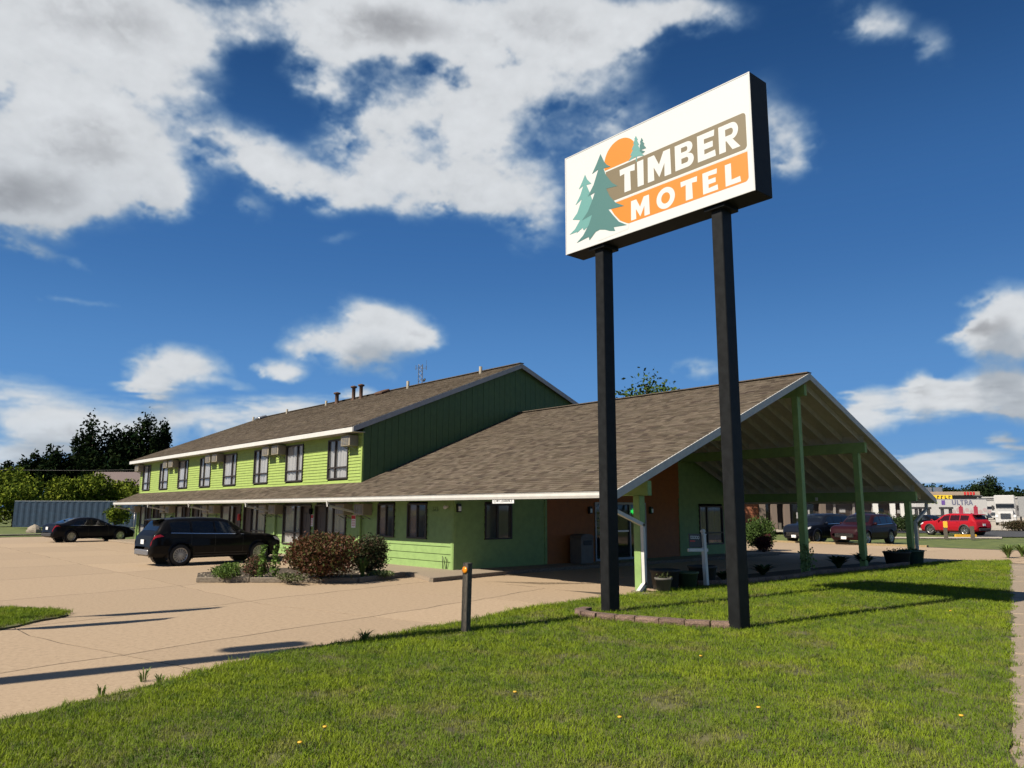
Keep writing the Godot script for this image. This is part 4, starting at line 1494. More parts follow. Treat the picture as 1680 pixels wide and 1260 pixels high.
func wheel_part(parent, pos, side, r, spokes, rim_mat):
	var X = Transform3D(Basis(Vector3(0, 0, 1), -PI / 2 * side), pos)
	var st := S(true)
	lathe(st, [[r * 0.66, 0.0], [r * 0.90, 0.004], [r * 0.98, -0.02], [r, -0.06], [r, -0.18], [r * 0.95, -0.225], [r * 0.66, -0.23]], 28, X)
	var w = part("wheel", st, M.rubber, parent)
	st = S(true)
	lathe(st, [[r * 0.67, 0.002], [r * 0.63, 0.004], [r * 0.60, -0.02], [r * 0.58, -0.10]], 28, X)
	part("rim", st, rim_mat, w)
	st = S(true)
	lathe(st, [[r * 0.58, -0.10], [0.0, -0.10]], 20, X)
	part("brake_disc", st, M.steel, w)
	st = S()
	for k in spokes:
		var a = TAU * k / spokes
		var d = X.basis * Vector3(cos(a), 0, sin(a))
		var n = X.basis.y
		var tn = d.cross(n)
		box(st, pos + d * r * 0.35 + n * -0.022, Vector3(r * 0.56, 0.03, r * (0.55 / spokes + 0.03)), Basis(d, n, -tn))
	lathe(st, [[r * 0.14, -0.03], [r * 0.13, 0.0], [0.0, 0.004]], 12, X)
	part("spokes", st, rim_mat, w)

func car(called, label, category, sp, at, turn, paint_m, opt = {}):
	var c = thing(called, label, category, at, turn, opt.get("group", ""))
	var st := S(true)
	var ts := []
	for i in sp.st.size() - 1:
		var m = maxi(2, int((sp.st[i + 1][0] - sp.st[i][0]) / 0.0085))
		for k in m:
			ts.append(lerpf(sp.st[i][0], sp.st[i + 1][0], float(k) / m))
	ts.append(1.0)
	var vs := [0.0]
	for v in 40:
		vs.append(1.0 + v * 0.1)
	vs.append_array([5.0, 6.0, 6.5, 7.0, 7.5, 8.0, 8.5, 9.0])
	var grid := []
	for tt in ts:
		var rowp := []
		for vv in vs:
			rowp.append(car_at(sp, tt, vv))
		grid.append(rowp)
	for side in [1, -1]:
		for i in ts.size() - 1:
			for v in vs.size() - 1:
				var k := []
				var mid3 = (grid[i][v] + grid[i + 1][v + 1]) / 2.0
				var open := false
				for tw in [sp.wf, sp.wr]:
					if vs[v] >= 1.0 and Vector2(mid3.y - sp.r - 0.01, mid3.z - sp.len * (0.5 - tw)).length() < sp.r + 0.05:
						open = true
				if open:
					continue
				for e in [[i, v], [i + 1, v], [i + 1, v + 1], [i, v + 1]]:
					var p = grid[e[0]][e[1]]
					k.append(Vector3(p.x * side, p.y, p.z))
				if side == 1:
					q(st, k[0], k[1], k[2], k[3])
				else:
					q(st, k[0], k[3], k[2], k[1])
		for t in [0.0, 1.0]:
			for v in range(1, 8):
				var a = car_at(sp, t, 0)
				var b = car_at(sp, t, v)
				var d = car_at(sp, t, v + 1)
				tri(st, a, Vector3(b.x * side, b.y, b.z), Vector3(d.x * side, d.y, d.z))
	var body = part("body", st, paint_m, c)
	st = S(true)
	for w in sp.side:
		for s in [1, -1]:
			st = S(true)
			car_patch(st, sp, w[0], w[1], w[2], w[3], 5.13, 5.88, 0.006, s)
			part("side_window", st, M.car_glass, c)
	st = S(true)
	car_patch(st, sp, sp.rear[0], sp.rear[1], sp.rear[0], sp.rear[1], 7.1, 8.999, 0.006)
	part("rear_window", st, M.car_glass, c)
	st = S(true)
	car_patch(st, sp, sp.front[0], sp.front[1], sp.front[0], sp.front[1], 7.05, 8.999, 0.006)
	part("windscreen", st, M.car_glass, c)
	# bright line under the windows
	st = S(true)
	car_patch(st, sp, sp.side[0][0] - 0.005, sp.side[-1][1] + 0.01, sp.side[0][0] - 0.005, sp.side[-1][1] + 0.01, 5.02, 5.075, 0.009, 0, 16, 1)
	part("window_trim", st, M.chrome, c)
	# door gaps and handles
	st = S()
	for w in sp.side:
		if w != sp.side[0]:
			car_patch(st, sp, w[0] - 0.009, w[0] - 0.006, w[0] - 0.009, w[0] - 0.006, 2.2, 4.95, 0.0015, 0, 1, 6)
	car_patch(st, sp, sp.side[-1][1] + 0.0, sp.side[-1][1] + 0.003, sp.side[-1][1] + 0.0, sp.side[-1][1] + 0.003, 2.2, 4.95, 0.0015, 0, 1, 6)
	part("door_gap", st, M.black_metal, c)
	st = S(true)
	for w in sp.side.slice(-2):
		for s in [1, -1]:
			st = S(true)
			car_patch(st, sp, w[0] + 0.008, w[0] + 0.045, w[0] + 0.008, w[0] + 0.045, 4.25, 4.42, 0.02, s)
			part("door_handle", st, opt.get("handle", paint_m), c)
	# lamps
	for s in [1, -1]:
		st = S(true)
		lamp_patch(st, sp, s, 0.003, 0.085, 0.006, 0.06, 4.35, 4.95, 0.012)
		part("tail_light", st, M.tail, c)
		st = S(true)
		lamp_patch(st, sp, s, 0.93, 0.988, 0.91, 0.972, 4.1, 4.9, 0.012)
		part("headlight", st, M.lamp_glass, c)
		st = S(true)
		var mp = car_at(sp, sp.side[-1][1] - 0.035, 5.2)
		cbox(st, Vector3(s * (mp.x + 0.11), mp.y + 0.03, mp.z), Vector3(0.20, 0.15, 0.10), 0.035)
		part("mirror", st, paint_m, c)
	if sp.len > 5.0:
		st = S()
		var sp0 = car_at(sp, 0.10, 8.5)
		cbox(st, Vector3(0, sp0.y + 0.015, sp0.z + 0.14), Vector3(1.16, 0.035, 0.34), 0.012, Basis(Vector3.RIGHT, 0.12))
		part("spoiler", st, paint_m, c)
		st = S(true)
		car_patch(st, sp, 0.29, 0.72, 0.29, 0.72, 1.4, 2.2, 0.004, 0, 10, 2)
		part("sill_cladding", st, M.plastic, c)
	# bumpers, grille, plates
	st = S()
	var yb = sp.st[0][3]
	cbox(st, Vector3(0, yb + 0.03, sp.len / 2 - 0.02), Vector3(1.30, 0.20, 0.12), 0.03)
	part("rear_bumper", st, opt.get("bumper", M.plastic), c)
	st = S()
	box(st, Vector3(0, yb + 0.40, sp.len / 2 - 0.005), Vector3(0.31, 0.16, 0.02))
	part("licence_plate", st, M.plate, c)
	st = S()
	var yf = sp.st[-1][3]
	cbox(st, Vector3(0, yf + 0.10, -sp.len / 2 + 0.01), Vector3(1.1, 0.24, 0.06), 0.02)
	part("grille", st, M.black_metal, c)
	st = S()
	for i in 3:
		box(st, Vector3(0, yf + 0.04 + i * 0.07, -sp.len / 2 - 0.025), Vector3(1.02, 0.016, 0.02))
	part("grille_bar", st, M.chrome, c)
	if opt.get("front_plate", false):
		st = S()
		box(st, Vector3(0, yf - 0.02, -sp.len / 2 - 0.04), Vector3(0.31, 0.16, 0.015))
		part("licence_plate", st, M.plate, c)
	# wheels and arches
	for s in [1, -1]:
		for tw in [sp.wf, sp.wr]:
			var zc = sp.len * (0.5 - tw)
			var hw = car_at(sp, tw, 3.0).x
			st = S(true)
			# lip that follows the body side round the opening
			var n := 22
			for i in n:
				var kq := []
				for e in [[i, 0], [i + 1, 0], [i + 1, 1], [i, 1]]:
					var a = lerpf(-0.35, PI + 0.35, float(e[0]) / n)
					var rr = sp.r + (0.035 if e[1] == 0 else 0.115)
					var yy = sp.r + 0.01 + sin(a) * rr
					var zz = zc + cos(a) * rr
					kq.append(Vector3(s * (side_x(sp, 0.5 - zz / sp.len, yy) + (0.014 if e[1] == 0 else 0.004)), yy, zz))
				q(st, kq[0], kq[1], kq[2], kq[3])
				q(st, kq[0], kq[1], kq[1] - Vector3(s * 0.06, 0, 0), kq[0] - Vector3(s * 0.06, 0, 0))
			part("wheel_arch", st, opt.get("arch", paint_m), c)
			st = S()
			lathe(st, [[sp.r + 0.045, -0.02], [sp.r + 0.045, -0.30], [0.0, -0.30]], 24, Transform3D(Basis(Vector3(0, 0, 1), -PI / 2 * s), Vector3(s * hw, sp.r + 0.01, zc)))
			part("wheel_well", st, M.plastic, c)
			wheel_part(c, Vector3(s * (hw - 0.028), sp.r, zc), s, sp.r, opt.get("spokes", 5), opt.get("rim", M.alloy))
	st = S()
	for s in [1, -1]:
		if opt.get("rails", false):
			var pts := []
			var rr := []
			for i in 9:
				var p = car_at(sp, lerpf(0.14, 0.50, i / 8.0), 6.6)
				pts.append(Vector3(s * p.x, p.y + 0.045 - (0.03 if i == 0 or i == 8 else 0.0), p.z))
				rr.append(0.016)
			tube(st, pts, rr, 6)
	if opt.get("rails", false):
		part("roof_rail", st, M.black_metal, c)
	st = S()
	var fp = car_at(sp, 0.20, 8.9)
	plate(st, [Vector2(-0.10, 0.0), Vector2(0.10, 0.0), Vector2(-0.06, 0.06)], 0.03, Transform3D(Basis(Vector3(0, 0, -1), Vector3.UP, Vector3(1, 0, 0)), Vector3(0.015, fp.y - 0.01, fp.z)))
	part("antenna", st, paint_m, c)
	return c

func lamp_patch(st, sp, s, tb0, tb1, tt0, tt1, v0, v1, off):
	for i in 4:
		for j in 2:
			var k := []
			for e in [[i, j], [i + 1, j], [i + 1, j + 1], [i, j + 1]]:
				var fv = e[1] / 2.0
				var t = lerpf(lerpf(tb0, tb1, e[0] / 4.0), lerpf(tt0, tt1, e[0] / 4.0), fv)
				var p = car_at(sp, t, lerpf(v0, v1, fv))
				k.append(Vector3(s * (p.x + off), p.y, p.z + (off if t < 0.5 else -off)))
			q(st, k[0], k[1], k[2], k[3])

func car_paint(r, g, b) -> StandardMaterial3D:
	var m := mat(r, g, b, 0.4, 0.0)
	m.metallic_specular = 0.15
	m.clearcoat_enabled = true
	m.clearcoat = 0.18
	m.clearcoat_roughness = 0.03
	return m

func vehicles():
	car("parked_suv", "black SUV with many-spoked alloy wheels parked nose-in at the motel rooms", "SUV", SUV, Vector3(-29.0, 0, -10.72), deg_to_rad(3.0), car_paint(0.006, 0.006, 0.007), {"spokes": 14, "bumper": M.steel, "rails": false}).scale = Vector3.ONE * 0.955
	car("parked_sedan", "black sedan parked past the far end of the motel by the blue container", "sedan", SEDAN, Vector3(-53.25, 0, -12.25), deg_to_rad(10.0), car_paint(0.007, 0.008, 0.012), {"spokes": 10})
	car("parked_suv", "dark blue-black SUV parked on the grass beyond the carport, nearer the brick building", "SUV", SUV, Vector3(-24.1, 0.0, -46.3), deg_to_rad(174.0), car_paint(0.008, 0.011, 0.02), {"spokes": 6, "front_plate": true})
	car("parked_suv", "dark maroon SUV with front plate parked on the grass beside the carport post", "SUV", SUV, Vector3(-21.2, 0.0, -46.1), deg_to_rad(180.0), car_paint(0.022, 0.006, 0.009), {"spokes": 6, "front_plate": true})
	car("parked_suv", "bright red SUV parked behind the yellow-tipped bollards", "SUV", SUV, Vector3(-24.2, -0.02, -68.7), deg_to_rad(73.0), car_paint(0.36, 0.012, 0.022), {"spokes": 5, "arch": M.plastic})
	car("parked_sedan", "black car on the pale lot in front of the white trailer", "car", SEDAN, far(1516, 88) + Vector3(0, -0.02, 0), deg_to_rad(60.0), car_paint(0.006, 0.006, 0.008), {"spokes": 5})

# ---------------------------------------------------------------- plants
func leaf(st, p, s, r, flat = 0.0):
	var d = Vector3(r.randfn(), r.randfn() * (1.0 - flat), r.randfn()).normalized()
	var o = d.cross(Vector3(r.randfn(), r.randfn(), r.randfn())).normalized()
	var a = d * s * r.randf_range(0.5, 0.75)
	var b = o * s * r.randf_range(0.25, 0.4)
	q(st, p - a, p + b, p + a, p - b)

func foliage(st, lobes, n, size, cols, r, hollow = 0.5):
	# leaves spread through ellipsoid lobes [centre, radii], denser towards the outside
	var tot := 0.0
	for l in lobes:
		tot += l[1].x * l[1].y * l[1].z
	for l in lobes:
		var m = int(n * l[1].x * l[1].y * l[1].z / tot)
		for i in m:
			var d = Vector3(r.randfn(), r.randfn(), r.randfn()).normalized()
			var rad = pow(r.randf(), hollow)
			var p = l[0] + d * l[1] * rad * (r.randf_range(0.86, 1.1) if r.randf() > 0.07 else r.randf_range(1.05, 1.32))
			var c = cols[r.randi() % cols.size()]
			var k = r.randf_range(0.75, 1.25)
			st.set_color(Color(c[0] * k, c[1] * k, c[2] * k))
			leaf(st, p, size * r.randf_range(0.7, 1.3), r)

func lobes_for(c, rad, n, r, spread = 0.62, size = 0.5):
	var o := []
	for i in n:
		var d = Vector3(r.randfn(), r.randfn() * 0.8, r.randfn()).normalized() * pow(r.randf(), 0.4)
		o.append([c + d * rad * spread, rad * size * r.randf_range(0.55, 1.05)])
	return o

func tree(called, label, at, height, width, trunk_h, n, leaf_size, cols, sd, lob = 16, group = "", mat_ = null):
	var r := RandomNumberGenerator.new()
	r.seed = sd
	var t = thing(called, label, "tree", at, 0.0, group)
	var ch = height - trunk_h
	var c = Vector3(0, trunk_h + ch * 0.5, 0)
	var lobes = lobes_for(c, Vector3(width / 2, ch / 2, width / 2), lob, r, 0.80, 0.42)
	lobes.append([c, Vector3(width * 0.30, ch * 0.40, width * 0.30)])
	var st := S(true)
	var R = clampf(height * 0.02, 0.06, 0.4)
	tube(st, [Vector3(0, -0.1, 0), Vector3(r.randfn() * 0.1, trunk_h * 0.6, r.randfn() * 0.1), Vector3(r.randfn() * 0.2, trunk_h + ch * 0.35, r.randfn() * 0.2), Vector3(0, trunk_h + ch * 0.8, 0)], [R * 1.3, R, R * 0.65, R * 0.2], 8)
	for l in lobes.slice(0, 9):
		var b = Vector3(0, lerpf(trunk_h * 0.8, trunk_h + ch * 0.4, r.randf()), 0)
		tube(st, [b, b.lerp(l[0], 0.5) + Vector3(0, 0.05 * ch, 0), l[0]], [R * 0.5, R * 0.3, R * 0.1], 5)
	part("trunk", st, M.bark, t)
	st = S()
	foliage(st, lobes, n, leaf_size, cols, r, 0.5)
	part("crown", st, mat_ if mat_ else M.far_leaf, t)
	return t

func shrub(called, label, at, size, n, leaf_size, cols, sd, lob = 9, group = ""):
	var r := RandomNumberGenerator.new()
	r.seed = sd
	var t = thing(called, label, "shrub", at, 0.0, group)
	var st := S()
	var c = Vector3(0, size.y * 0.52, 0)
	var lobes = lobes_for(c, size / 2, lob, r, 0.66, 0.58)
	lobes.append([c, size * 0.42])
	lobes.append([c - Vector3(0, size.y * 0.2, 0), size * Vector3(0.42, 0.3, 0.42)])
	foliage(st, lobes, n, leaf_size, cols, r, 0.42)
	part("foliage", st, M.leaf, t)
	st = S(true)
	for i in 7:
		var l = lobes[i % lobes.size()][0]
		tube(st, [Vector3(l.x * 0.15, -0.02, l.z * 0.15), Vector3(l.x * 0.5, l.y * 0.5, l.z * 0.5), l], [0.018, 0.012, 0.005], 5)
	part("stems", st, M.bark, t)
	return t

func strap_plant(called, label, at, n, h, spread, w, cols, sd, category = "plant", group = ""):
	# arching strap leaves from one base
	var r := RandomNumberGenerator.new()
	r.seed = sd
	var t = thing(called, label, category, at, 0.0, group)
	var st := S()
	for i in n:
		var a = r.randf() * TAU
		var d = Vector3(cos(a), 0, sin(a))
		var s = d.cross(Vector3.UP)
		var hh = h * r.randf_range(0.6, 1.1)
		var sp = spread * r.randf_range(0.3, 1.0)
		var c = cols[r.randi() % cols.size()]
		var k = r.randf_range(0.8, 1.2)
		st.set_color(Color(c[0] * k, c[1] * k, c[2] * k))
		var prev := []
		for j in 5:
			var f = j / 4.0
			var p = d * (0.03 + sp * f * (0.35 + 0.65 * f)) + Vector3(0, hh * (1.6 * f - 0.75 * f * f), 0)
			var ww = w * (0.35 + 1.3 * f) * (1.0 - f * f * 0.95) if f < 1.0 else 0.001
			var cur = [p - s * ww * 0.5, p + s * ww * 0.5]
			if j > 0:
				q(st, prev[0], cur[0], cur[1], prev[1])
			prev = cur
	part("leaves", st, M.leaf, t)
	return t

func garden():
	# planted island in front of the rooms
	var bed := [[-21.55, -7.65], [-18.62, -10.85], [-19.45, -12.85], [-22.6, -13.0], [-24.6, -10.2], [-23.6, -8.4]]
	var st := S()
	flatp(st, bed, 0.085, 0.08)
	struct("flower_bed", st, M.soil)
	var k = thing("bed_kerb", "weathered concrete kerb round the planted island by the black SUV", "kerb")
	for i in 2:
		var a = Vector3(bed[i][0], 0.065, bed[i][1])
		var b = Vector3(bed[i + 1][0], 0.065, bed[i + 1][1])
		var n = 3 if i == 0 else 2
		for j in n:
			st = S()
			var p = a.lerp(b, float(j) / n)
			var q2 = a.lerp(b, float(j + 1) / n)
			var d = (q2 - p).normalized()
			cbox(st, (p + q2) / 2, Vector3(0.15, 0.14, (q2 - p).length() - 0.012), 0.018, Basis(Vector3.UP, atan2(d.x, d.z)))
			part("kerb_stone", st, M.kerb, k)
	var ms = [[0.10, 0.05, 0.028], [0.13, 0.06, 0.03], [0.075, 0.075, 0.026], [0.06, 0.07, 0.02], [0.15, 0.075, 0.045], [0.09, 0.035, 0.025]]
	shrub("barberry_bush", "large reddish brown bush at the middle of the planted island", gp(522, 952, 0.08) + Vector3(-0.35, 0, -0.35), Vector3(2.75, 1.35, 1.9), 17000, 0.065, ms, 601, 12)
	var dg = [[0.03, 0.042, 0.018], [0.05, 0.06, 0.026], [0.07, 0.045, 0.03], [0.06, 0.075, 0.035]]
	shrub("dark_bush", "dark rounded bush leaning on the reddish bush near the motel wall", gp(598, 947, 0.08) + Vector3(-0.4, 0, -0.4), Vector3(1.25, 1.25, 1.2), 7500, 0.06, dg, 602, 8)
	shrub("low_shrub", "low bright green plant at the tip of the planted island", gp(362, 952, 0.08) + Vector3(-0.25, 0, -0.25), Vector3(1.15, 0.42, 0.9), 2600, 0.045, [[0.10, 0.17, 0.035], [0.13, 0.20, 0.045], [0.07, 0.12, 0.03]], 603, 8)
	shrub("flowering_sage", "low plant with rusty pink flower spikes in the island", gp(408, 951, 0.08) + Vector3(-0.3, 0, -0.3), Vector3(0.95, 0.66, 0.8), 2400, 0.045, [[0.14, 0.065, 0.05], [0.10, 0.09, 0.045], [0.16, 0.08, 0.06], [0.06, 0.08, 0.03]], 604, 8)
	for i in 2:
		var pos = gp([424, 446][i], 951, 0.08) + Vector3(-0.15, 0, -0.15)
		var t = thing("leafy_stalk", ["tall leafy green stalk in front of the SUV front wheel", "second leafy green stalk beside the reddish bush"][i], "plant", pos)
		var r := RandomNumberGenerator.new()
		r.seed = 610 + i
		st = S()
		for j in 220:
			var f = r.randf()
			var a = r.randf() * TAU
			st.set_color(Color(0.11, 0.19, 0.04) * r.randf_range(0.7, 1.2))
			var p = Vector3(cos(a), 0, sin(a)) * (0.17 * (1.0 - f * 0.55)) * r.randf() + Vector3(0, 0.08 + f * 0.82, 0)
			leaf(st, p, 0.085, r, 0.4)
		part("leaves", st, M.leaf, t)
		st = S(true)
		tube(st, [Vector3(0, -0.03, 0), Vector3(0.01, 0.88, 0)], [0.012, 0.006], 6)
		part("stem", st, M.pot_green, t)
	strap_plant("iris_clump", "upright green iris clump before the dark bush", gp(592, 949, 0.08) + Vector3(-0.1, 0, -0.1), 70, 0.62, 0.32, 0.028, [[0.08, 0.14, 0.035], [0.11, 0.17, 0.045]], 605)
	shrub("ground_cover", "pale low ground cover at the corner of the planted island", gp(632, 947, 0.08) + Vector3(-0.2, 0, 0.0), Vector3(1.2, 0.2, 0.8), 1300, 0.05, [[0.12, 0.16, 0.06], [0.20, 0.22, 0.13], [0.08, 0.13, 0.04]], 606, 8)
	shrub("ground_cover", "grey green ground cover at the foot of the reddish bush", gp(475, 954, 0.08) + Vector3(-0.1, 0, -0.05), Vector3(1.5, 0.22, 0.6), 1300, 0.045, [[0.12, 0.13, 0.06], [0.16, 0.15, 0.10], [0.08, 0.11, 0.035]], 607, 8)
	# pebbles in the bed
	var r2 := RandomNumberGenerator.new()
	r2.seed = 77
	var peb := PackedVector2Array()
	for p in bed:
		peb.append(Vector2(p[0], p[1]))
	st = S()
	for i in 420:
		var p = Vector2(r2.randf_range(-24.6, -18.6), r2.randf_range(-13.0, -7.6))
		if inside(peb, p.x, p.y):
			var s = r2.randf_range(0.02, 0.05)
			st.set_color(Color(0.26, 0.22, 0.17) * r2.randf_range(0.5, 1.4))
			lathe(st, [[0.0, s * 0.6], [s * 0.7, s * 0.35], [s, 0.0]], 6, Transform3D(Basis(Vector3.UP, r2.randf() * 3).scaled(Vector3(1, 1, r2.randf_range(0.6, 1))), Vector3(p.x, 0.086, p.y)))
	var pe = part("gravel", st, M.gravel, self)
	pe.set_meta("kind", "stuff")
	pe.set_meta("label", "pale pebbles scattered over the planted island")
	pe.set_meta("category", "gravel")
	# bed along the open side of the carport
	st = S()
	flatp(st, [[-11.72, -16.6], [-11.62, -18.7], [-11.6, -20.5], [-11.8, -22.7], [-11.7, -25.0], [-11.7, -28.4], [-11.9, -29.2], [-13.0, -29.2], [-13.0, -16.6]], 0.07, 0.07)
	struct("flower_bed", st, M.soil)
	var e = thing("stone_edging", "curved low stone edging of the shaded bed beside the carport posts", "garden edging")
	var path := []
	for p in [[-12.0, -16.7], [-11.66, -17.6], [-11.56, -18.7], [-11.5, -20.0], [-11.55, -21.2], [-11.8, -22.2], [-11.75, -23.2], [-11.6, -24.3], [-11.58, -25.5], [-11.6, -27.0], [-11.65, -28.4], [-11.95, -29.2]]:
		path.append(Vector2(p[0], p[1]))
	var idx := 0
	for i in path.size() - 1:
		var m = maxi(1, int(round(path[i].distance_to(path[i + 1]) / 0.36)))
		for j in m:
			var a = path[i].lerp(path[i + 1], float(j) / m)
			var b = path[i].lerp(path[i + 1], float(j + 1) / m)
			st = S()
			block_shape(st, Vector3(a.distance_to(b) - 0.012, 0.16, 0.17), 700 + idx)
			var o = part("block", st, M.block[idx % 3], e)
			var mid = (a + b) / 2
			o.position = Vector3(mid.x, 0.08, mid.y)
			o.rotation.y = atan2(-(b - a).y, (b - a).x) + PI
			o.rotation.y = atan2(b.x - a.x, b.y - a.y) + PI / 2
			if Vector3(sin(o.rotation.y), 0, cos(o.rotation.y)).x < 0:
				o.rotation.y += PI
			idx += 1
	var hc = [[0.035, 0.07, 0.03], [0.05, 0.09, 0.035], [0.028, 0.055, 0.022]]
	strap_plant("hosta", "dark broad leaved hosta deep in the carport bed beside the ridge post", Vector3(-12.5, 0.07, -20.6), 46, 0.34, 0.55, 0.15, hc, 620)
	strap_plant("hosta", "broad leaved hosta between the two tall carport posts", Vector3(-12.35, 0.07, -24.9), 60, 0.46, 0.55, 0.17, hc, 621)
	strap_plant("hosta", "broad leaved hosta at the foot of the middle carport post", Vector3(-12.15, 0.07, -26.35), 60, 0.48, 0.6, 0.17, hc, 622)
	strap_plant("hosta", "small hosta at the front of the carport bed by the edging", Vector3(-12.3, 0.07, -18.3), 34, 0.26, 0.4, 0.12, hc, 623)
	var vt = thing("climbing_vine", "light leafy vine at the foot of the ridge post", "vine", Vector3(-11.86, 0.07, -22.0))
	st = S()
	var r3 := RandomNumberGenerator.new()
	r3.seed = 624
	for i in 150:
		st.set_color(Color(0.16, 0.24, 0.08) * r3.randf_range(0.6, 1.25))
		leaf(st, Vector3(r3.randfn() * 0.09, r3.randf() * 0.85, r3.randfn() * 0.09), 0.09, r3)
	part("leaves", st, M.leaf, vt)
	st = S(true)
	tube(st, [Vector3(0, -0.02, 0), Vector3(0.04, 0.4, 0.02), Vector3(-0.02, 0.8, 0)], [0.01, 0.008, 0.005], 5)
	part("stem", st, M.bark, vt)
	# shrubs beyond the carport
	shrub("round_shrub", "rounded green shrub at the far corner of the motel beyond the carport", far(1243, 37.5) + Vector3(0, 0.0, 0), Vector3(1.9, 1.75, 1.7), 5200, 0.085, [[0.06, 0.105, 0.028], [0.085, 0.14, 0.035], [0.045, 0.08, 0.02]], 630, 9)
	shrub("red_shrub", "dark red leaved shrub in front of the rounded green shrub", far(1251, 36.3), Vector3(0.95, 0.85, 0.9), 2000, 0.07, [[0.11, 0.018, 0.028], [0.08, 0.012, 0.02], [0.05, 0.02, 0.02]], 631, 7)
	# day lilies where the drive meets the pavement
	strap_plant("day_lily", "clump of pale green day lily leaves at the street end of the lawn", gp(1655, 916), 110, 0.62, 0.55, 0.05, [[0.13, 0.20, 0.05], [0.20, 0.27, 0.09], [0.10, 0.16, 0.04]], 632)
	strap_plant("day_lily", "second day lily clump beside the pavement", gp(1678, 914), 90, 0.6, 0.5, 0.05, [[0.13, 0.20, 0.05], [0.17, 0.24, 0.07], [0.10, 0.16, 0.04]], 633)
	# weeds at the lawn edge and in the joints
	var wl = ["tall weed growing from the long concrete joint near the lawn", "small weed beside the tall weed at the lawn edge", "thin weed standing on the lawn edge nearest the street corner", "bushy weed tuft at the lawn edge before the wooden post"]
	var wp = [[235, 1118, 0.16, 0.10], [262, 1120, 0.12, 0.07], [166, 1142, 0.14, 0.05], [598, 1054, 0.20, 0.20]]
	for i in 4:
		strap_plant("weed", wl[i], gp(wp[i][0], wp[i][1], 0.0), 22 if i < 3 else 60, wp[i][2], wp[i][3], 0.016, [[0.12, 0.19, 0.045], [0.16, 0.24, 0.06]], 640 + i, "weed")
	var dp = [[1150, 1080], [1017, 1182], [1245, 1166], [1578, 1180], [492, 1224], [533, 1198], [845, 1140], [1560, 1005]]
	for i in dp.size():
		var d = thing("dandelion", "small yellow dandelion flower standing in the lawn", "flower", gp(dp[i][0], dp[i][1], 0.06) - Vector3(0, 0.03, 0), 0.0, "dandelions in the lawn")
		st = S(true)
		lathe(st, [[0.0, 0.068], [0.018, 0.066], [0.022, 0.058], [0.006, 0.05]], 10)
		part("flower_head", st, M.yellow, d)
		st = S(true)
		tube(st, [Vector3(0, -0.01, 0), Vector3(0, 0.052, 0)], [0.003, 0.003], 5)
		part("stem", st, M.pot_green, d)

# ---------------------------------------------------------------- small things
func pot(called, label, at, r0, r1, h, m, fill):
	var t = thing(called, label, "planter", at)
	var st := S(true)
	lathe(st, [[0.0, 0.0], [r0, 0.0], [r1, h - 0.05], [r1 + 0.02, h - 0.05], [r1 + 0.022, h], [r1 - 0.01, h], [r1 - 0.02, h - 0.06], [0.0, h - 0.06]], 24)
	part("pot", st, m, t)
	if fill > 0:
		var r := RandomNumberGenerator.new()
		r.seed = int(at.z * 100)
		st = S()
		for i in fill:
			st.set_color(Color(0.06, 0.075, 0.03) * r.randf_range(0.6, 1.4))
			leaf(st, Vector3(r.randfn() * r1 * 0.4, h - 0.03 + absf(r.randfn()) * 0.06, r.randfn() * r1 * 0.4), 0.06, r)
		part("plant", st, M.leaf, t)

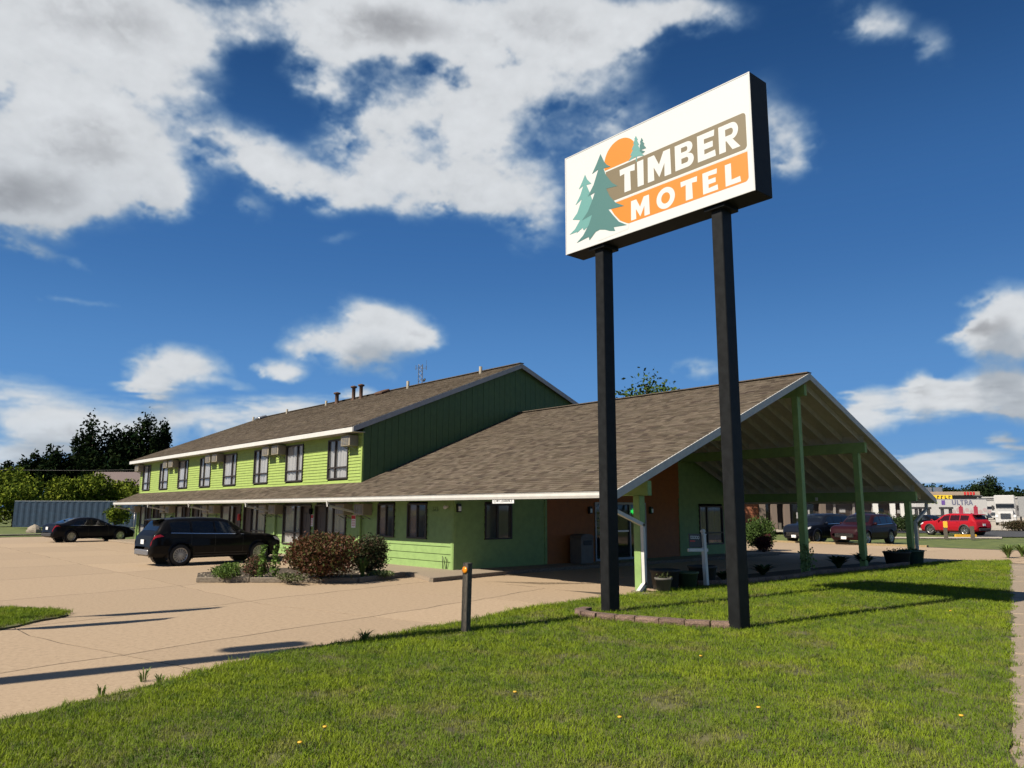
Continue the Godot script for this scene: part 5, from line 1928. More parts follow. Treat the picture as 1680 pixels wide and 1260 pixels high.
func small_things():
	var st := S()
	# wooden post with reflector on the lawn edge
	var b = gp(764, 1041)
	var t = thing("wooden_post", "weathered square wooden post with a round orange reflector at the lawn edge", "post", b, deg_to_rad(8))
	cbox(st, Vector3(0.012, 0.53, 0), Vector3(0.115, 1.12, 0.115), 0.01, Basis(Vector3(0, 0, 1), -0.028))
	part("shaft", st, M.wood, t)
	st = S(true)
	lathe(st, [[0.052, 0.0], [0.055, 0.012], [0.02, 0.018], [0.0, 0.018]], 20, Transform3D(Basis(Vector3.RIGHT, PI / 2), Vector3(0.025, 0.985, 0.058)))
	part("reflector", st, M.orange_reflector, t)
	st = S()
	box(st, Vector3(0.027, 1.09, 0), Vector3(0.118, 0.008, 0.118), Basis(Vector3(0, 0, 1), -0.028))
	part("cap", st, M.wood, t)
	# litter bin by the entrance
	t = thing("litter_bin", "grey-brown litter bin with arched lid against the orange wall", "bin", Vector3(-19.05, 0.104, -19.9))
	st = S()
	cbox(st, Vector3(0, 0.42, 0), Vector3(0.56, 0.84, 0.62), 0.02)
	part("body", st, paint(0.16, 0.145, 0.125), t)
	st = S()
	var lid := [Vector2(-0.31, 0.842), Vector2(0.31, 0.842)]
	lid.append_array(arc(0, 0.9, 0.31, 0.10, 0, 180, 10))
	plate(st, lid, 0.56, Transform3D(Basis(Vector3(0, 0, -1), Vector3.UP, Vector3(1, 0, 0)), Vector3(0.28, 0, 0)))
	part("lid", st, paint(0.13, 0.115, 0.10), t)
	st = S()
	cbox(st, Vector3(0.285, 0.70, 0), Vector3(0.02, 0.16, 0.42), 0.006)
	part("flap", st, M.plastic, t)
	# white vinyl sign post, leaning
	t = thing("yard_sign_post", "leaning white vinyl sign post with a short arm and small black panel", "sign post", Vector3(-11.75, 0.03, -16.75), 0.0)
	t.rotation = Vector3(-0.035, 0, 0.06)
	st = S()
	cbox(st, Vector3(0, 0.66, 0), Vector3(0.105, 1.24, 0.105), 0.008)
	lathe(st, [[0.088, 1.27], [0.088, 1.29], [0.04, 1.32], [0.072, 1.36], [0.05, 1.41], [0.0, 1.43]], 4, Transform3D(Basis(Vector3.UP, PI / 4), Vector3.ZERO))
	part("shaft", st, M.white, t)
	st = S()
	cbox(st, Vector3(0, 0.90, 0.26), Vector3(0.06, 0.08, 0.80), 0.006)
	part("arm", st, M.white, t)
	st = S()
	box(st, Vector3(-0.005, 1.13, 0.34), Vector3(0.02, 0.34, 0.52))
	var pn = part("panel", st, M.black_metal, t)
	st = S()
	for i in 5:
		lathe(st, [[0.028, 0.008], [0.040, 0.008]], 12, Transform3D(Basis(Vector3(0, 0, 1), -PI / 2), Vector3(0.0, 1.21, 0.52 - i * 0.075)))
	part("print", st, M.plate, pn)
	st = S()
	box(st, Vector3(0.009, 1.12, 0.47), Vector3(0.006, 0.03, 0.2))
	part("print", st, M.red, pn)
	pot("flower_pot", "small grey flower pot with seedlings at the downspout foot", Vector3(-11.68, 0.0, -14.95), 0.13, 0.19, 0.36, mat(0.10, 0.095, 0.085, 0.8), 60)
	pot("flower_pot", "olive green planter tub in front of the white sign post", Vector3(-11.95, 0.0, -16.25), 0.20, 0.26, 0.42, M.pot_green, 0)
	pot("flower_pot", "wide black planter tub behind the small grey pot", Vector3(-12.25, 0.0, -15.75), 0.30, 0.36, 0.48, M.terracotta, 0)
	pot("flower_pot", "black tub behind the white sign post", Vector3(-12.25, 0.0, -17.3), 0.30, 0.36, 0.50, M.terracotta, 0)
	pot("flower_pot", "large dark tub at the foot of the farther carport post", Vector3(-12.0, 0.0, -28.5), 0.34, 0.44, 0.50, M.terracotta, 90)
	pot("flower_pot", "teal green barrel planter against the far eave post", Vector3(-11.95, 0.0, -29.6), 0.36, 0.42, 0.52, mat(0.03, 0.075, 0.065, 0.6), 60)
	t = thing("splash_block", "low dark drain outlet plant tuft under the downspout", "drain", Vector3(-11.75, 0.0, -14.35))
	st = S()
	cbox(st, Vector3(0, 0.02, 0), Vector3(0.3, 0.05, 0.5), 0.01)
	part("block", st, M.kerb, t)
	# bollards near the red car
	var bp = [[1553, 885, 1], [1597, 886, 0], [1506, 886, 0], [1281, 876, 0]]
	var bl = ["short brown bollard with a bright yellow top beside the red SUV", "short brown bollard before the red SUV rear wheel", "short dark bollard behind the far downspout", "short dark bollard on the grass near the brick building"]
	for i in 4:
		t = thing("bollard", bl[i], "bollard", gp(bp[i][0], bp[i][1]), 0.4, "bollards along the far grass")
		st = S()
		cbox(st, Vector3(0, 0.42, 0), Vector3(0.24, 0.86, 0.24), 0.02)
		part("shaft", st, M.wood, t)
		st = S()
		if bp[i][2] == 1:
			cbox(st, Vector3(0.02, 0.98, 0), Vector3(0.26, 0.44, 0.26), 0.02)
			part("marker", st, M.yellow, t)
		else:
			cbox(st, Vector3(0, 0.87, 0), Vector3(0.26, 0.05, 0.26), 0.01)
			part("cap", st, M.wood, t)
	t = thing("painted_kerb", "yellow painted kerb piece in front of the red SUV", "kerb")
	st = S()
	span(st, gp(1568, 881) + Vector3(0, 0.08, 0), gp(1602, 881) + Vector3(0, 0.08, 0), 0.2, 0.18)
	part("kerb_stone", st, M.yellow, t)

# ---------------------------------------------------------------- behind, far side of the lot
func far_left():
	var st := S()
	# grass and kerb beyond the forecourt
	st = S()
	flatp(st, [[-64.2, 10], [-64.2, -14.2], [-66.6, -14.2], [-66.6, 10]], 0.02, 0.02)
	struct("lawn", st, M.field)
	st = S()
	flatp(st, [[-66.7, 10], [-66.7, -15], [-70.5, -15], [-70.5, 10]], 0.03, 0.0)
	struct("path", st, M.pale_lot)
	st = S()
	box(st, Vector3(-66.65, 0.04, -2), Vector3(0.18, 0.16, 25))
	struct("kerb", st, M.kerb)
	# shipping container
	var p = far(134, 80.0)
	var t = thing("shipping_container", "dark blue corrugated shipping container beyond the sedan", "container", p, deg_to_rad(52.0))
	st = S()
	for i in 80:
		var x = -6.05 + i * 0.1513
		var dz = [0.0, 0.035, 0.035, 0.0][i % 4]
		var dz2 = [0.035, 0.035, 0.0, 0.0][i % 4]
		for s in [1, -1]:
			q(st, Vector3(x, 0.3, s * (1.19 + dz)), Vector3(x, 2.62, s * (1.19 + dz)), Vector3(x + 0.1513, 2.62, s * (1.19 + dz2)), Vector3(x + 0.1513, 0.3, s * (1.19 + dz2)))
	part("side_panel", st, M.container, t)
	st = S()
	box(st, Vector3(0, 2.68, 0), Vector3(12.19, 0.12, 2.44))
	box(st, Vector3(0, 0.22, 0), Vector3(12.19, 0.16, 2.44))
	for s in [1, -1]:
		for e in [1, -1]:
			box(st, Vector3(s * 6.02, 1.45, e * 1.17), Vector3(0.15, 2.3, 0.10))
	part("frame", st, M.container, t)
	st = S()
	box(st, Vector3(-6.04, 1.45, 0), Vector3(0.06, 2.3, 2.2))
	box(st, Vector3(6.04, 1.45, 0), Vector3(0.06, 2.3, 2.2))
	part("door", st, mat(0.3, 0.34, 0.38, 0.6), t)
	st = S()
	box(st, Vector3(0, 2.76, 1.18), Vector3(12.19, 0.04, 0.06))
	part("top_rail", st, mat(0.35, 0.36, 0.36, 0.6), t)
	# boulder
	t = thing("boulder", "pale squarish boulder on the grass before the blue container", "boulder", gp(56, 873) + Vector3(0, 0, 0), 0.5)
	t.scale = Vector3.ONE * 0.62
	st = S()
	var r := RandomNumberGenerator.new()
	r.seed = 31
	var rings := []
	for j in 6:
		var ring := []
		for i in 10:
			var a = TAU * i / 10
			var rad = [0.85, 0.95, 0.9, 0.75, 0.45, 0.0][j] * (1.0 + r.randf_range(-0.12, 0.12))
			var sq = 1.0 / maxf(absf(cos(a)), absf(sin(a))) * 0.8 + 0.2
			ring.append(Vector3(cos(a) * rad * sq, j * 0.24 - 0.1, sin(a) * rad * sq * 0.7))
		rings.append(ring)
	for j in 5:
		for i in 10:
			q(st, rings[j][i], rings[j][(i + 1) % 10], rings[j + 1][(i + 1) % 10], rings[j + 1][i])
	part("rock", st, M.boulder, t)
	# low building with a brown metal roof
	p = far(195, 118.0)
	t = thing("metal_roof_shed", "low shed with a brown metal roof behind the hedge trees", "building", p, deg_to_rad(49.0))
	st = S()
	var e0 = hgt(195, 797, 118.0)
	var e1 = hgt(195, 772, 118.0)
	box(st, Vector3(0, e0 / 2, -3), Vector3(12, e0, 8))
	part("wall", st, M.beige, t)
	st = S()
	var vv = [Vector3(-4.4, e0, 1.6), Vector3(6.5, e0, 1.6), Vector3(6.5, e1, -3), Vector3(-5.6, e1, -3)]
	q(st, vv[0], vv[1], vv[2], vv[3])
	q(st, vv[3], vv[2], Vector3(6.5, e0, -7.6), Vector3(-4.4, e0, -7.6))
	tri(st, vv[0], vv[3], Vector3(-4.4, e0, -7.6))
	part("roof", st, M.metal_roof, t)
	# chain link fence by the end of the motel
	t = thing("chain_link_fence", "grey chain link fence panel at the far end of the motel", "fence", Vector3(-56.5, 0, -16.6), 0.0)
	for i in 3:
		st = S(true)
		tube(st, [Vector3(-3.4 + i * 2.2, 0, 0), Vector3(-3.4 + i * 2.2, 1.75, 0)], [0.035, 0.035], 8)
		part("fence_post", st, M.steel, t)
	st = S(true)
	tube(st, [Vector3(-3.4, 1.72, 0), Vector3(1.0, 1.72, 0)], [0.022, 0.022], 6)
	part("top_rail", st, M.steel, t)
	st = S()
	for i in 60:
		var x = -3.4 + i * 0.0746
		for s in [1, -1]:
			var x2 = x + s * 1.0
			if x2 > 1.0 or x2 < -3.4:
				continue
			span(st, Vector3(x, 0.05, s * 0.004), Vector3(x2, 1.7, s * 0.004), 0.006, 0.006)
	part("mesh", st, M.steel, t)
	# trees
	var hed = [[0.15, 0.195, 0.028], [0.20, 0.24, 0.034], [0.10, 0.14, 0.022], [0.07, 0.10, 0.02]]
	var drk = [[0.012, 0.021, 0.010], [0.018, 0.028, 0.012], [0.009, 0.015, 0.008]]
	var hl = ["broad light green tree overhanging the end of the blue container", "light green tree behind the middle of the blue container", "bushy light green tree before the shed roof", "light green tree between shed and motel", "small leafy tree beside the chain link fence"]
	var hp = [[22, 88, 768, 10.5], [104, 94, 780, 8.0], [152, 96, 778, 8.0], [208, 98, 788, 7.5], [192, 66, 822, 2.4]]
	for i in 5:
		var a = hp[i]
		tree("hedge_tree", hl[i], far(a[0], a[1]), hgt(a[0], a[2], a[1]) * 1.03, a[3], 0.5 if i < 4 else 0.3, 9000 if i < 4 else 1500, 0.32 if i < 4 else 0.18, hed, 800 + i, 20)
	var tl = ["tall dark tree with a broad top standing over the hedge trees", "tall dark tree next to the broad dark tree", "tallest dark tree with a narrow pointed crown", "dark tree leaning toward the motel roof", "lower dark tree left of the tall dark clump", "dark tree with an open forked crown", "small dark tree at the low end of the dark clump", "low dark tree filling the gap below the tall clump", "low dark tree behind the shed roof", "low wide dark tree at the foot of the tallest tree"]
	var tp = [[142, 138, 680, 7.0], [182, 140, 688, 8.0], [222, 142, 664, 7.0], [252, 140, 684, 5.0], [88, 138, 726, 7.0], [52, 140, 734, 6.5], [10, 139, 752, 8.0], [118, 141, 738, 8.0], [175, 136, 730, 12.0], [232, 143, 716, 10.0]]
	for i in tp.size():
		var a = tp[i]
		tree("dark_tree", tl[i], far(a[0], a[1]), hgt(a[0], a[2], a[1]) * 1.02, a[3], 2.0, 4200, 0.55, drk, 820 + i, 26, "dark trees beyond the lot")
	tree("street_tree", "green tree top showing above the carport ridge", far(1066, 62), hgt(1070, 578, 62), 7.4, 3.0, 8000, 0.28, [[0.05, 0.085, 0.022], [0.07, 0.11, 0.026]], 840, 18)
	# overhead wire far behind
	t = thing("overhead_wire", "thin overhead wire running across the dark trees", "wire")
	st = S(true)
	var pts := []
	var rr := []
	for i in 13:
		var px = -40 + i * 25.0
		var q0 = far(px, 112.0)
		pts.append(Vector3(q0.x, hgt(px, 769.0 + 2.0 * sin(i * 0.26), 112.0), q0.z))
		rr.append(0.035)
	tube(st, pts, rr, 5)
	part("cable", st, M.plastic, t)
	# lattice mast
	var d := 230.0
	p = far(686, d)
	t = thing("lattice_mast", "slim lattice radio mast rising behind the motel roof", "mast", p)
	var top = hgt(686, 591, d)
	st = S()
	for i in 3:
		var a = TAU * i / 3
		span(st, Vector3(cos(a) * 0.95, 0, sin(a) * 0.95), Vector3(cos(a) * 0.75, top, sin(a) * 0.75), 0.16, 0.16)
	part("leg", st, M.steel, t)
	st = S()
	var y := 18.0
	while y < top - 1.0:
		for i in 3:
			var a = TAU * i / 3
			var b = TAU * (i + 1) / 3
			span(st, Vector3(cos(a) * 0.8, y, sin(a) * 0.8), Vector3(cos(b) * 0.8, y + 1.4, sin(b) * 0.8), 0.10, 0.10)
		y += 1.4
	part("brace", st, M.steel, t)
	st = S()
	for s in [-1, 1]:
		span(st, Vector3(0, top - 1.2, 0), Vector3(CR.x * s * 1.6, top - 1.0, CR.z * s * 1.6), 0.1, 0.1)
		span(st, Vector3(CR.x * s * 1.6, top - 1.6, CR.z * s * 1.6), Vector3(CR.x * s * 1.6, top - 0.2, CR.z * s * 1.6), 0.14, 0.14)
	span(st, Vector3(CR.x * 1.6, top, CR.z * 1.6), Vector3(CR.x * 1.6, top + 1.4, CR.z * 1.6), 0.06, 0.06)
	part("antenna", st, M.steel, t)
	st = S(true)
	lathe(st, [[0.0, 0.25], [0.55, 0.2], [0.6, 0.0], [0.0, -0.1]], 16, Transform3D(Basis(Vector3.RIGHT, 1.2), Vector3(CR.x * 1.1, top - 4.8, CR.z * 1.1)))
	part("dish", st, M.plastic, t)

func text_on(parent, called, s, h, m, pos, yaw):
	var tm := TextMesh.new()
	tm.text = s
	tm.font_size = 32
	tm.pixel_size = h / 23.0
	tm.depth = 0.02
	var fo := SystemFont.new()
	fo.font_names = PackedStringArray(["Droid Sans"])
	fo.font_weight = 700
	tm.font = fo
	var o = part(called, tm, m, parent)
	o.position = pos
	o.rotation.y = yaw
	return o

func strip_of(d0, d1, p0, p1):
	var a = far(p0, d0)
	var b = far(p1, d0)
	var c = far(p1, d1)
	var e = far(p0, d1)
	return [[a.x, a.z], [b.x, b.z], [c.x, c.z], [e.x, e.z]]

func semi(called, label, at, turn):
	# long-nosed tractor, nose towards -z
	var t = thing(called, label, "truck", at, turn)
	var w := mat(0.47, 0.47, 0.47, 0.3)
	var st := S()
	cbox(st, Vector3(0, 2.55, 1.3), Vector3(2.4, 2.9, 3.0), 0.12)
	var prof = [Vector2(0.2, 2.3), Vector2(0.55, 3.0), Vector2(1.2, 3.75), Vector2(2.0, 4.0), Vector2(2.8, 4.0), Vector2(2.8, 2.3)]
	plate(st, prof, 2.3, Transform3D(Basis(Vector3(0, 0, 1), Vector3.UP, Vector3(-1, 0, 0)), Vector3(-1.15, 0, -0.4)))
	plate(st, prof, 0.0, Transform3D(Basis(Vector3(0, 0, 1), Vector3.UP, Vector3(-1, 0, 0)), Vector3(1.15, 0, -0.4)))
	part("cab", st, w, t)
	st = S()
	plate(st, [Vector2(-2.3, 0.75), Vector2(-2.35, 1.5), Vector2(-1.9, 1.85), Vector2(-0.2, 2.2), Vector2(-0.2, 0.75)], 1.7, Transform3D(Basis(Vector3(0, 0, 1), Vector3.UP, Vector3(-1, 0, 0)), Vector3(-0.85, 0, 0)))
	plate(st, [Vector2(-2.3, 0.75), Vector2(-2.35, 1.5), Vector2(-1.9, 1.85), Vector2(-0.2, 2.2), Vector2(-0.2, 0.75)], 0.0, Transform3D(Basis(Vector3(0, 0, 1), Vector3.UP, Vector3(-1, 0, 0)), Vector3(0.85, 0, 0)))
	part("bonnet", st, w, t)
	for s in [-1, 1]:
		st = S()
		cbox(st, Vector3(s * 0.98, 1.05, -1.5), Vector3(0.45, 0.75, 1.5), 0.12)
		part("wing", st, w, t)
		st = S()
		cbox(st, Vector3(s * 0.98, 1.22, -2.26), Vector3(0.36, 0.26, 0.06), 0.02)
		part("headlight", st, M.lamp_glass, t)
		st = S()
		cbox(st, Vector3(s * 1.42, 2.3, -0.15), Vector3(0.22, 0.7, 0.12), 0.03)
		part("mirror", st, M.plastic, t)
		st = S()
		box(st, Vector3(s * 1.205, 2.75, 0.55), Vector3(0.02, 0.75, 0.9))
		part("side_window", st, M.car_glass, t)
		for z in [-1.5, 3.6, 4.9]:
			wheel_part(t, Vector3(s * 1.2, 0.5, z), s, 0.5, 8, M.alloy)
	st = S()
	box(st, Vector3(0, 2.72, -0.215), Vector3(2.1, 0.85, 0.03), Basis(Vector3.RIGHT, 0.2))
	part("windscreen", st, M.car_glass, t)
	st = S()
	cbox(st, Vector3(0, 1.2, -2.34), Vector3(1.15, 0.75, 0.06), 0.02)
	var g = part("grille", st, M.black_metal, t)
	st = S()
	for i in 6:
		box(st, Vector3(0, 0.90 + i * 0.12, -2.38), Vector3(1.1, 0.035, 0.03))
	part("grille_bar", st, M.chrome, g)
	st = S()
	cbox(st, Vector3(0, 0.58, -2.3), Vector3(2.35, 0.42, 0.3), 0.06)
	part("bumper", st, w, t)
	st = S()
	box(st, Vector3(0, 0.75, 3.6), Vector3(0.9, 0.25, 4.5))
	part("chassis", st, M.plastic, t)
	return t

func trailer(label, at, turn, length, m):
	var t = thing("box_trailer", label, "trailer", at, turn)
	var st := S()
	cbox(st, Vector3(0, 2.55, 0), Vector3(length, 2.85, 2.5), 0.04)
	var b = part("box", st, m, t)
	st = S()
	for s in [-1, 1]:
		box(st, Vector3(0, 1.14, s * 1.252), Vector3(length, 0.10, 0.03))
		box(st, Vector3(0, 3.94, s * 1.252), Vector3(length, 0.08, 0.03))
	part("rail", st, M.alloy, b)
	st = S()
	box(st, Vector3(0, 1.02, 0), Vector3(length - 0.3, 0.2, 1.0))
	part("chassis", st, M.plastic, t)
	for s in [-1, 1]:
		for x in [length / 2 - 1.4, length / 2 - 2.6]:
			st = S(true)
			lathe(st, [[0.0, 0.0], [0.3, 0.0], [0.48, -0.02], [0.5, -0.08], [0.5, -0.25], [0.0, -0.25]], 16, Transform3D(Basis(Vector3(1, 0, 0), PI / 2 * s), Vector3(x, 0.5, s * 1.2)))
			part("wheel", st, M.rubber, t)
	return t

func far_right():
	var st := S()
	# lots and lanes beyond the grass
	st = S()
	flatp(st, strip_of(68.0, 74.5, 1250, 2100), 0.012, 0.0)
	struct("road", st, M.asphalt)
	st = S()
	flatp(st, strip_of(76.5, 240.0, 1150, 2300), 0.016, 0.0)
	struct("road", st, M.pale_lot)
	st = S()
	flatp(st, strip_of(57.5, 68.0, 1595, 2100), 0.012, 0.0)
	struct("road", st, M.asphalt)
	st = S()
	flatp(st, strip_of(54.5, 57.3, 1440, 1640), 0.01, 0.0)
	struct("path", st, M.pale_lot)
	# yellow kerb line along the drive by the parked SUVs
	st = S()
	span(st, Vector3(-40, 0.03, -44.25), Vector3(-17, 0.03, -44.25), 0.25, 0.14)
	struct("kerb", st, nmat([[0.3, 0.26, 0.19, 0.10], [0.6, 0.36, 0.27, 0.14]], noise(0.03, 5), 1.5, 0.9))
	# brick shop seen under the carport
	var p = far(1262, 66.0)
	var t = thing("brick_shop", "low brick shop with tan columns and dark windows seen under the carport", "building", p, deg_to_rad(42.0))
	st = S()
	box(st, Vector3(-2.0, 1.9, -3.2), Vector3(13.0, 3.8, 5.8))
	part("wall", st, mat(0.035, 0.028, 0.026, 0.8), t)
	st = S()
	box(st, Vector3(-2.0, 4.1, -2.6), Vector3(13.6, 0.6, 7.4))
	part("roof", st, mat(0.12, 0.09, 0.075, 0.8), t)
	for x in [-5.4, -0.6, 0.35, 1.4, 4.35]:
		st = S()
		cbox(st, Vector3(x, 1.9, 0.1), Vector3(0.5, 3.8, 0.5), 0.02)
		part("column", st, mat(0.15, 0.115, 0.095, 0.85), t)
	st = S()
	box(st, Vector3(-1.55, 1.9, -0.2), Vector3(1.3, 3.8, 0.3))
	var bw = part("brick_panel", st, M.brick_red, t)
	for yy in 11:
		for xx in 3:
			st = S()
			box(st, Vector3(-2.0 + (xx + 0.5 * (yy % 2)) * 0.42, 0.2 + yy * 0.33, -0.045), Vector3(0.40, 0.30, 0.03))
			part("brick", st, M.brick_red, bw)
	st = S()
	box(st, Vector3(-3.0, 1.9, -0.2), Vector3(1.1, 3.8, 0.3))
	part("pier", st, mat(0.30, 0.28, 0.26, 0.85), t)
	for x in [0.0 - 0.1, 2.85]:
		st = S()
		box(st, Vector3(x, 1.85, -0.27), Vector3(1.9 if x > 1 else 0.6, 2.2, 0.05))
		var wn = part("window", st, M.brown, t)
		st = S()
		var ww = 1.7 if x > 1 else 0.5
		q(st, Vector3(x - ww / 2, 0.85, -0.235), Vector3(x - ww / 2, 2.85, -0.235), Vector3(x + ww / 2, 2.85, -0.235), Vector3(x + ww / 2, 0.85, -0.235))
		part("pane", st, M.car_glass, wn)
	st = S()
	for i in 5:
		box(st, Vector3(2.35 + i * 0.24, 1.5 + 0.25 * (i % 3), -0.225), Vector3(0.14, 0.5, 0.02))
	part("window_sticker", st, M.curtain, t)
	st = S()
	box(st, Vector3(1.0, 0.25, 1.3), Vector3(8.0, 0.14, 2.0))
	part("step", st, M.pale_lot, t)
	# long dark shop front across the lot
	p = far(1385, 175.0)
	t = thing("strip_mall", "long low dark shop front across the pale lot", "building", p, deg_to_rad(44.0))
	st = S()
	box(st, Vector3(0, 2.6, -6), Vector3(42, 5.2, 12))
	part("wall", st, mat(0.05, 0.042, 0.04, 0.8), t)
	for i in 10:
		st = S()
		box(st, Vector3(-19 + i * 4.2, 1.9, 0.3), Vector3(0.45, 3.8, 0.5))
		part("column", st, mat(0.22, 0.2, 0.185, 0.8), t)
		st = S()
		box(st, Vector3(-17 + i * 4.2, 1.6, 0.05), Vector3(2.6, 2.4, 0.08))
		var wn = part("window", st, M.brown, t)
		st = S()
		box(st, Vector3(-17.2 + i * 4.2, 1.9 - 0.2 * (i % 2), 0.11), Vector3(1.3, 0.8, 0.03))
		part("pane", st, M.curtain if i % 3 else M.car_glass, wn)
	st = S()
	box(st, Vector3(0, 4.4, 0.6), Vector3(42.5, 1.0, 1.6))
	part("roof", st, mat(0.11, 0.085, 0.075, 0.8), t)
	# shop with the yellow lettered board
	p = far(1548, 165.0)
	t = thing("corner_shop", "flat roofed shop with tan parapet, black band and yellow lettered board", "building", p, deg_to_rad(30.0))
	var y0 = hgt(1548, 821, 165.0)
	var y1 = hgt(1548, 813, 165.0)
	var y2 = hgt(1548, 807, 165.0)
	st = S()
	box(st, Vector3(0, y0 / 2, -6), Vector3(13.5, y0, 12))
	part("wall", st, mat(0.16, 0.15, 0.14, 0.8), t)
	st = S()
	box(st, Vector3(0.2, (y0 + y1) / 2, -5.8), Vector3(14.2, y1 - y0, 12.6))
	part("dark_band", st, M.black, t)
	st = S()
	box(st, Vector3(0.2, (y1 + y2) / 2, -5.8), Vector3(13.8, y2 - y1, 12.2))
	part("parapet", st, mat(0.30, 0.235, 0.18, 0.8), t)
	st = S()
	box(st, Vector3(-1.2, (y0 + y1) / 2 + 0.1, 0.56), Vector3(6.0, y1 - y0 - 0.1, 0.08))
	var sb = part("sign_board", st, mat(0.72, 0.50, 0.02, 0.5), t)
	st = S()
	for i in 8:
		var gx = -3.85 + i * 0.72
		box(st, Vector3(gx, (y0 + y1) / 2 + 0.1, 0.62), Vector3(0.16, (y1 - y0) * 0.62, 0.03))
		box(st, Vector3(gx + 0.2, (y0 + y1) / 2 + 0.1 + (0.22 if i % 3 else -0.22), 0.62), Vector3(0.22, 0.16, 0.03))
	part("lettering", st, M.black_metal, sb)
	st = S()
	for i in 4:
		box(st, Vector3(4.3 + i * 0.55, (y1 + y2) / 2, 0.36), Vector3(0.36, (y2 - y1) * 0.8, 0.06))
	part("lettering", st, M.red, t)
	for x in [-2.4, -0.4]:
		st = S()
		cbox(st, Vector3(x, y2 + 0.5, -2), Vector3(1.6, 1.0, 1.6), 0.05)
		part("roof_unit", st, M.alloy, t)
	# grey warehouse
	p = far(1640, 205.0)
	t = thing("warehouse", "long grey metal warehouse behind the white truck", "building", p, deg_to_rad(30.0))
	st = S()
	var wy = hgt(1640, 817, 205.0)
	box(st, Vector3(4, wy / 2, -10), Vector3(46, wy, 20))
	part("wall", st, mat(0.30, 0.30, 0.30, 0.7), t)
	for i in 24:
		st = S()
		box(st, Vector3(-18 + i * 1.9, wy / 2, 0.03), Vector3(0.14, wy - 0.1, 0.06))
		part("rib", st, mat(0.24, 0.24, 0.245, 0.7), t)
	st = S()
	box(st, Vector3(4, wy + 0.1, -10), Vector3(46.6, 0.35, 20.6))
	part("roof", st, mat(0.42, 0.42, 0.42, 0.6), t)
	for x in [-4.0, 10.0]:
		st = S()
		box(st, Vector3(x, wy - 0.9, 0.1), Vector3(6.0, 0.35, 0.2))
		part("sign_board", st, M.black_metal, t)
	for x in [-1.0, 4.5]:
		st = S()
		box(st, Vector3(x, 1.9, 0.08), Vector3(1.2, 2.4, 0.1))
		part("door", st, mat(0.14, 0.14, 0.15, 0.6), t)
	# trailers and trucks
	var tw = trailer("white box trailer with dark lettering parked behind the red SUV", far(1556, 138.0), deg_to_rad(44.0), 12.2, mat(0.50, 0.50, 0.50, 0.35))
	text_on(tw, "lettering", "ULTRA", 0.85, mat(0.16, 0.17, 0.26, 0.5), Vector3(1.9, 3.35, 1.28), 0.0)
	st = S()
	box(st, Vector3(-1.3, 3.35, 1.27), Vector3(0.6, 0.8, 0.03))
	part("emblem", st, mat(0.14, 0.08, 0.32, 0.5), tw)
	st = S()
	for i in 7:
		lathe(st, [[0.0, 0.0], [0.22, 0.0]], 14, Transform3D(Basis(Vector3.RIGHT, PI / 2), Vector3(-4.4 + i * 0.32, 3.35 + 0.12 * (i % 2), 1.268 + 0.002 * i)))
	part("emblem", st, mat(0.42, 0.52, 0.16, 0.5), tw)
	for x in [1.6, 4.1]:
		st = S()
		cbox(st, Vector3(x, 1.95, 1.27), Vector3(0.7, 1.35, 0.03), 0.01)
		box(st, Vector3(x, 2.72, 1.27), Vector3(0.3, 0.25, 0.03))
		part("printed_bottle", st, mat(0.36, 0.03, 0.06, 0.5), tw)
	st = S()
	for i in 9:
		lathe(st, [[0.0, 0.0], [0.35, 0.0]], 12, Transform3D(Basis(Vector3.RIGHT, PI / 2), Vector3(0.4 + i * 0.75, 1.75 + 0.3 * (i % 2), 1.262 + 0.001 * i)))
	part("printed_fruit", st, mat(0.46, 0.36, 0.37, 0.5), tw)
	semi("semi_truck", "white long-nosed semi truck facing the street beside the warehouse", far(1650, 104.0), deg_to_rad(196.0))
	semi("semi_truck", "smaller looking white semi truck parked behind the trailer end", far(1627, 170.0), deg_to_rad(205.0))
	trailer("grey trailer hitched behind the white long-nosed truck", far(1676, 116.0) + Vector3(0.0, 0, -3.5), deg_to_rad(106.0), 12.0, mat(0.24, 0.25, 0.26, 0.5))
	# pump islands before the trailer
	for i in 3:
		var px = [1497, 1517, 1553][i]
		t = thing("fuel_pump", "dark fuel pump canopy post in front of the white trailer", "fuel pump", far(px, 112.0), deg_to_rad(40.0), "fuel pumps before the trailer")
		st = S()
		for s in [-1, 1]:
			cbox(st, Vector3(s * 0.55, 1.1, 0), Vector3(0.28, 2.2, 0.6), 0.03)
		part("column", st, M.plastic, t)
		st = S()
		cbox(st, Vector3(0, 2.3, 0), Vector3(1.7, 0.3, 0.8), 0.03)
		part("canopy", st, M.plastic, t)
	# white uprights under the carport sightline
	for i in 3:
		t = thing("white_pillar", "white pillar standing across the pale lot behind the hedge", "pillar", far([1437, 1465, 1482][i], 128.0), 0.6, "white pillars across the lot")
		st = S()
		cbox(st, Vector3(0, 1.7, 0), Vector3(0.75, 3.4, 0.75), 0.03)
		part("shaft", st, M.white, t)
		st = S()
		cbox(st, Vector3(0, 0.25, 0), Vector3(0.95, 0.5, 0.95), 0.03)
		part("base", st, M.white, t)
	car("parked_suv", "small dark jeep-like car in front of the dark shop front", "car", SUV, far(1410, 118), deg_to_rad(120.0), car_paint(0.01, 0.012, 0.014), {"spokes": 5})
	# hedges
	var hc = [[0.035, 0.06, 0.02], [0.05, 0.08, 0.026], [0.025, 0.042, 0.016]]
	var hn = ["dark clipped hedge behind the maroon SUV", "dark hedge behind the far downspout", "low dark hedge between the hedge and eave post"]
	var hx = [[1440, 74.0, 4.4, 1.75], [1488, 72.0, 2.6, 1.7], [1465, 71.0, 3.0, 1.3]]
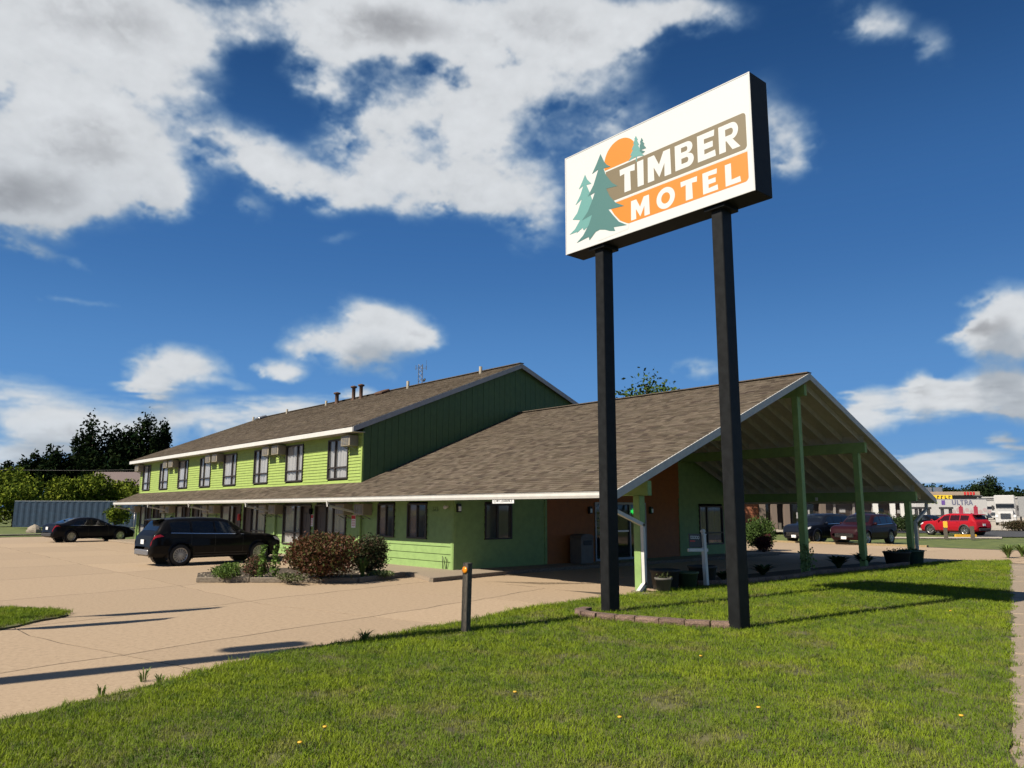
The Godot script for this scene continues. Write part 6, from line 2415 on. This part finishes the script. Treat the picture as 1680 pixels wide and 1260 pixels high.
	for i in 3:
		shrub("hedge", hn[i], far(hx[i][0], hx[i][1]), Vector3(hx[i][2], hx[i][3], 1.6), 3600, 0.14, hc, 900 + i, 12)
	shrub("brown_shrub", "brown leaved shrub in front of the white truck", far(1668, 74.0), Vector3(3.4, 1.05, 1.8), 3600, 0.12, [[0.085, 0.06, 0.035], [0.06, 0.045, 0.025], [0.10, 0.08, 0.05], [0.05, 0.06, 0.025]], 905, 12)
	# distant tree line
	var drk = [[0.020, 0.034, 0.016], [0.028, 0.044, 0.02], [0.016, 0.026, 0.013]]
	var r := RandomNumberGenerator.new()
	r.seed = 41
	tree("far_tree", "broad dark tree rising above the warehouse roof", far(1622, 250), hgt(1622, 776, 250) * 1.02, 10.0, 1.5, 2400, 0.6, drk, 920, 20, "trees behind the warehouse")
	tree("far_tree", "smaller dark twin beside the broad tree above the warehouse", far(1606, 252), hgt(1606, 782, 252), 8.0, 1.5, 1800, 0.6, drk, 921, 16, "trees behind the warehouse")
	for i in 26:
		var px = 1462 + i * 11.0 + r.randf_range(-4, 4)
		var dd = 262.0 + r.randf_range(-8, 20)
		tree("far_tree", "dark tree in the even row of trees behind the far shops", far(px, dd), hgt(px, 794.0 + r.randf_range(-8, 6) + (5.0 if i > 8 else 0.0), dd), r.randf_range(8, 13), 1.0, 900, 0.85, drk, 930 + i, 12, "row of trees behind the far shops")
	# lamp posts over the lot
	for i in 2:
		t = thing("lamp_post", ["slim grey lamp post before the warehouse", "short twin-armed lamp post beside the slim lamp post"][i], "lamp post", far([1612, 1607][i], [150.0, 160.0][i]))
		st = S(true)
		var hh = hgt(1612, [818, 812][i], 150.0)
		tube(st, [Vector3(0, 0, 0), Vector3(0, hh, 0)], [0.12, 0.08], 8)
		part("pole", st, M.steel, t)
		st = S()
		box(st, Vector3(0, hh, 0), Vector3(1.6, 0.12, 0.4), Basis(Vector3.UP, 0.7))
		part("arm", st, M.steel, t)

# ---------------------------------------------------------------- what casts the shadows from beside the frame
func off_frame():
	var st := S(true)
	var t = thing("utility_pole", "tall wooden utility pole with crossarm and transformer at the lot entrance", "utility pole", Vector3(-11.5, 0, 5.75))
	tube(st, [Vector3(0, -0.2, 0), Vector3(0, 7.5, 0), Vector3(0, 15.0, 0)], [0.27, 0.23, 0.17], 14)
	part("pole", st, M.wood, t)
	st = S()
	cbox(st, Vector3(0, 13.9, 0.2), Vector3(0.1, 0.12, 2.2), 0.01)
	part("crossarm", st, M.wood, t)
	for z in [-0.8, 0.5, 1.2]:
		st = S(true)
		lathe(st, [[0.0, 0.0], [0.03, 0.0], [0.06, 0.06], [0.04, 0.10], [0.06, 0.14], [0.0, 0.18]], 10, Transform3D(Basis.IDENTITY, Vector3(0, 13.96, z)))
		part("insulator", st, M.lamp_glass, t)
	st = S(true)
	lathe(st, [[0.0, 0.0], [0.24, 0.0], [0.24, 0.75], [0.0, 0.82]], 16, Transform3D(Basis.IDENTITY, Vector3(-0.52, 9.6, 0)))
	part("transformer", st, M.steel, t)
	# two banner poles on the grass island
	var bp := [[Vector3(-15.83, 0, -6.22), 6.5], [Vector3(-14.85, 0, -4.95), 5.6]]
	for i in 2:
		var h = bp[i][1]
		var base = bp[i][0] + Vector3(-0.1045, 0, 0.9945) * (h / tan(deg_to_rad(43.0)))
		t = thing("banner_pole", ["taller slim pole with a narrow banner on the grass island", "shorter slim pole with a narrow banner on the grass island"][i], "pole", base)
		st = S(true)
		tube(st, [Vector3(0, -0.1, 0), Vector3(0, h * 0.5, 0), Vector3(0, h, 0)], [0.06, 0.05, 0.02], 10)
		part("pole", st, M.steel, t)
		st = S()
		plate(st, [Vector2(0.0, h - 2.4), Vector2(0.30, h - 2.0), Vector2(0.34, h - 1.0), Vector2(0.2, h - 0.3), Vector2(0.0, h - 0.05)], 0.012, Transform3D(Basis(Vector3.UP, 0.35), Vector3(0.03, 0, 0)))
		part("banner", st, M.container, t)
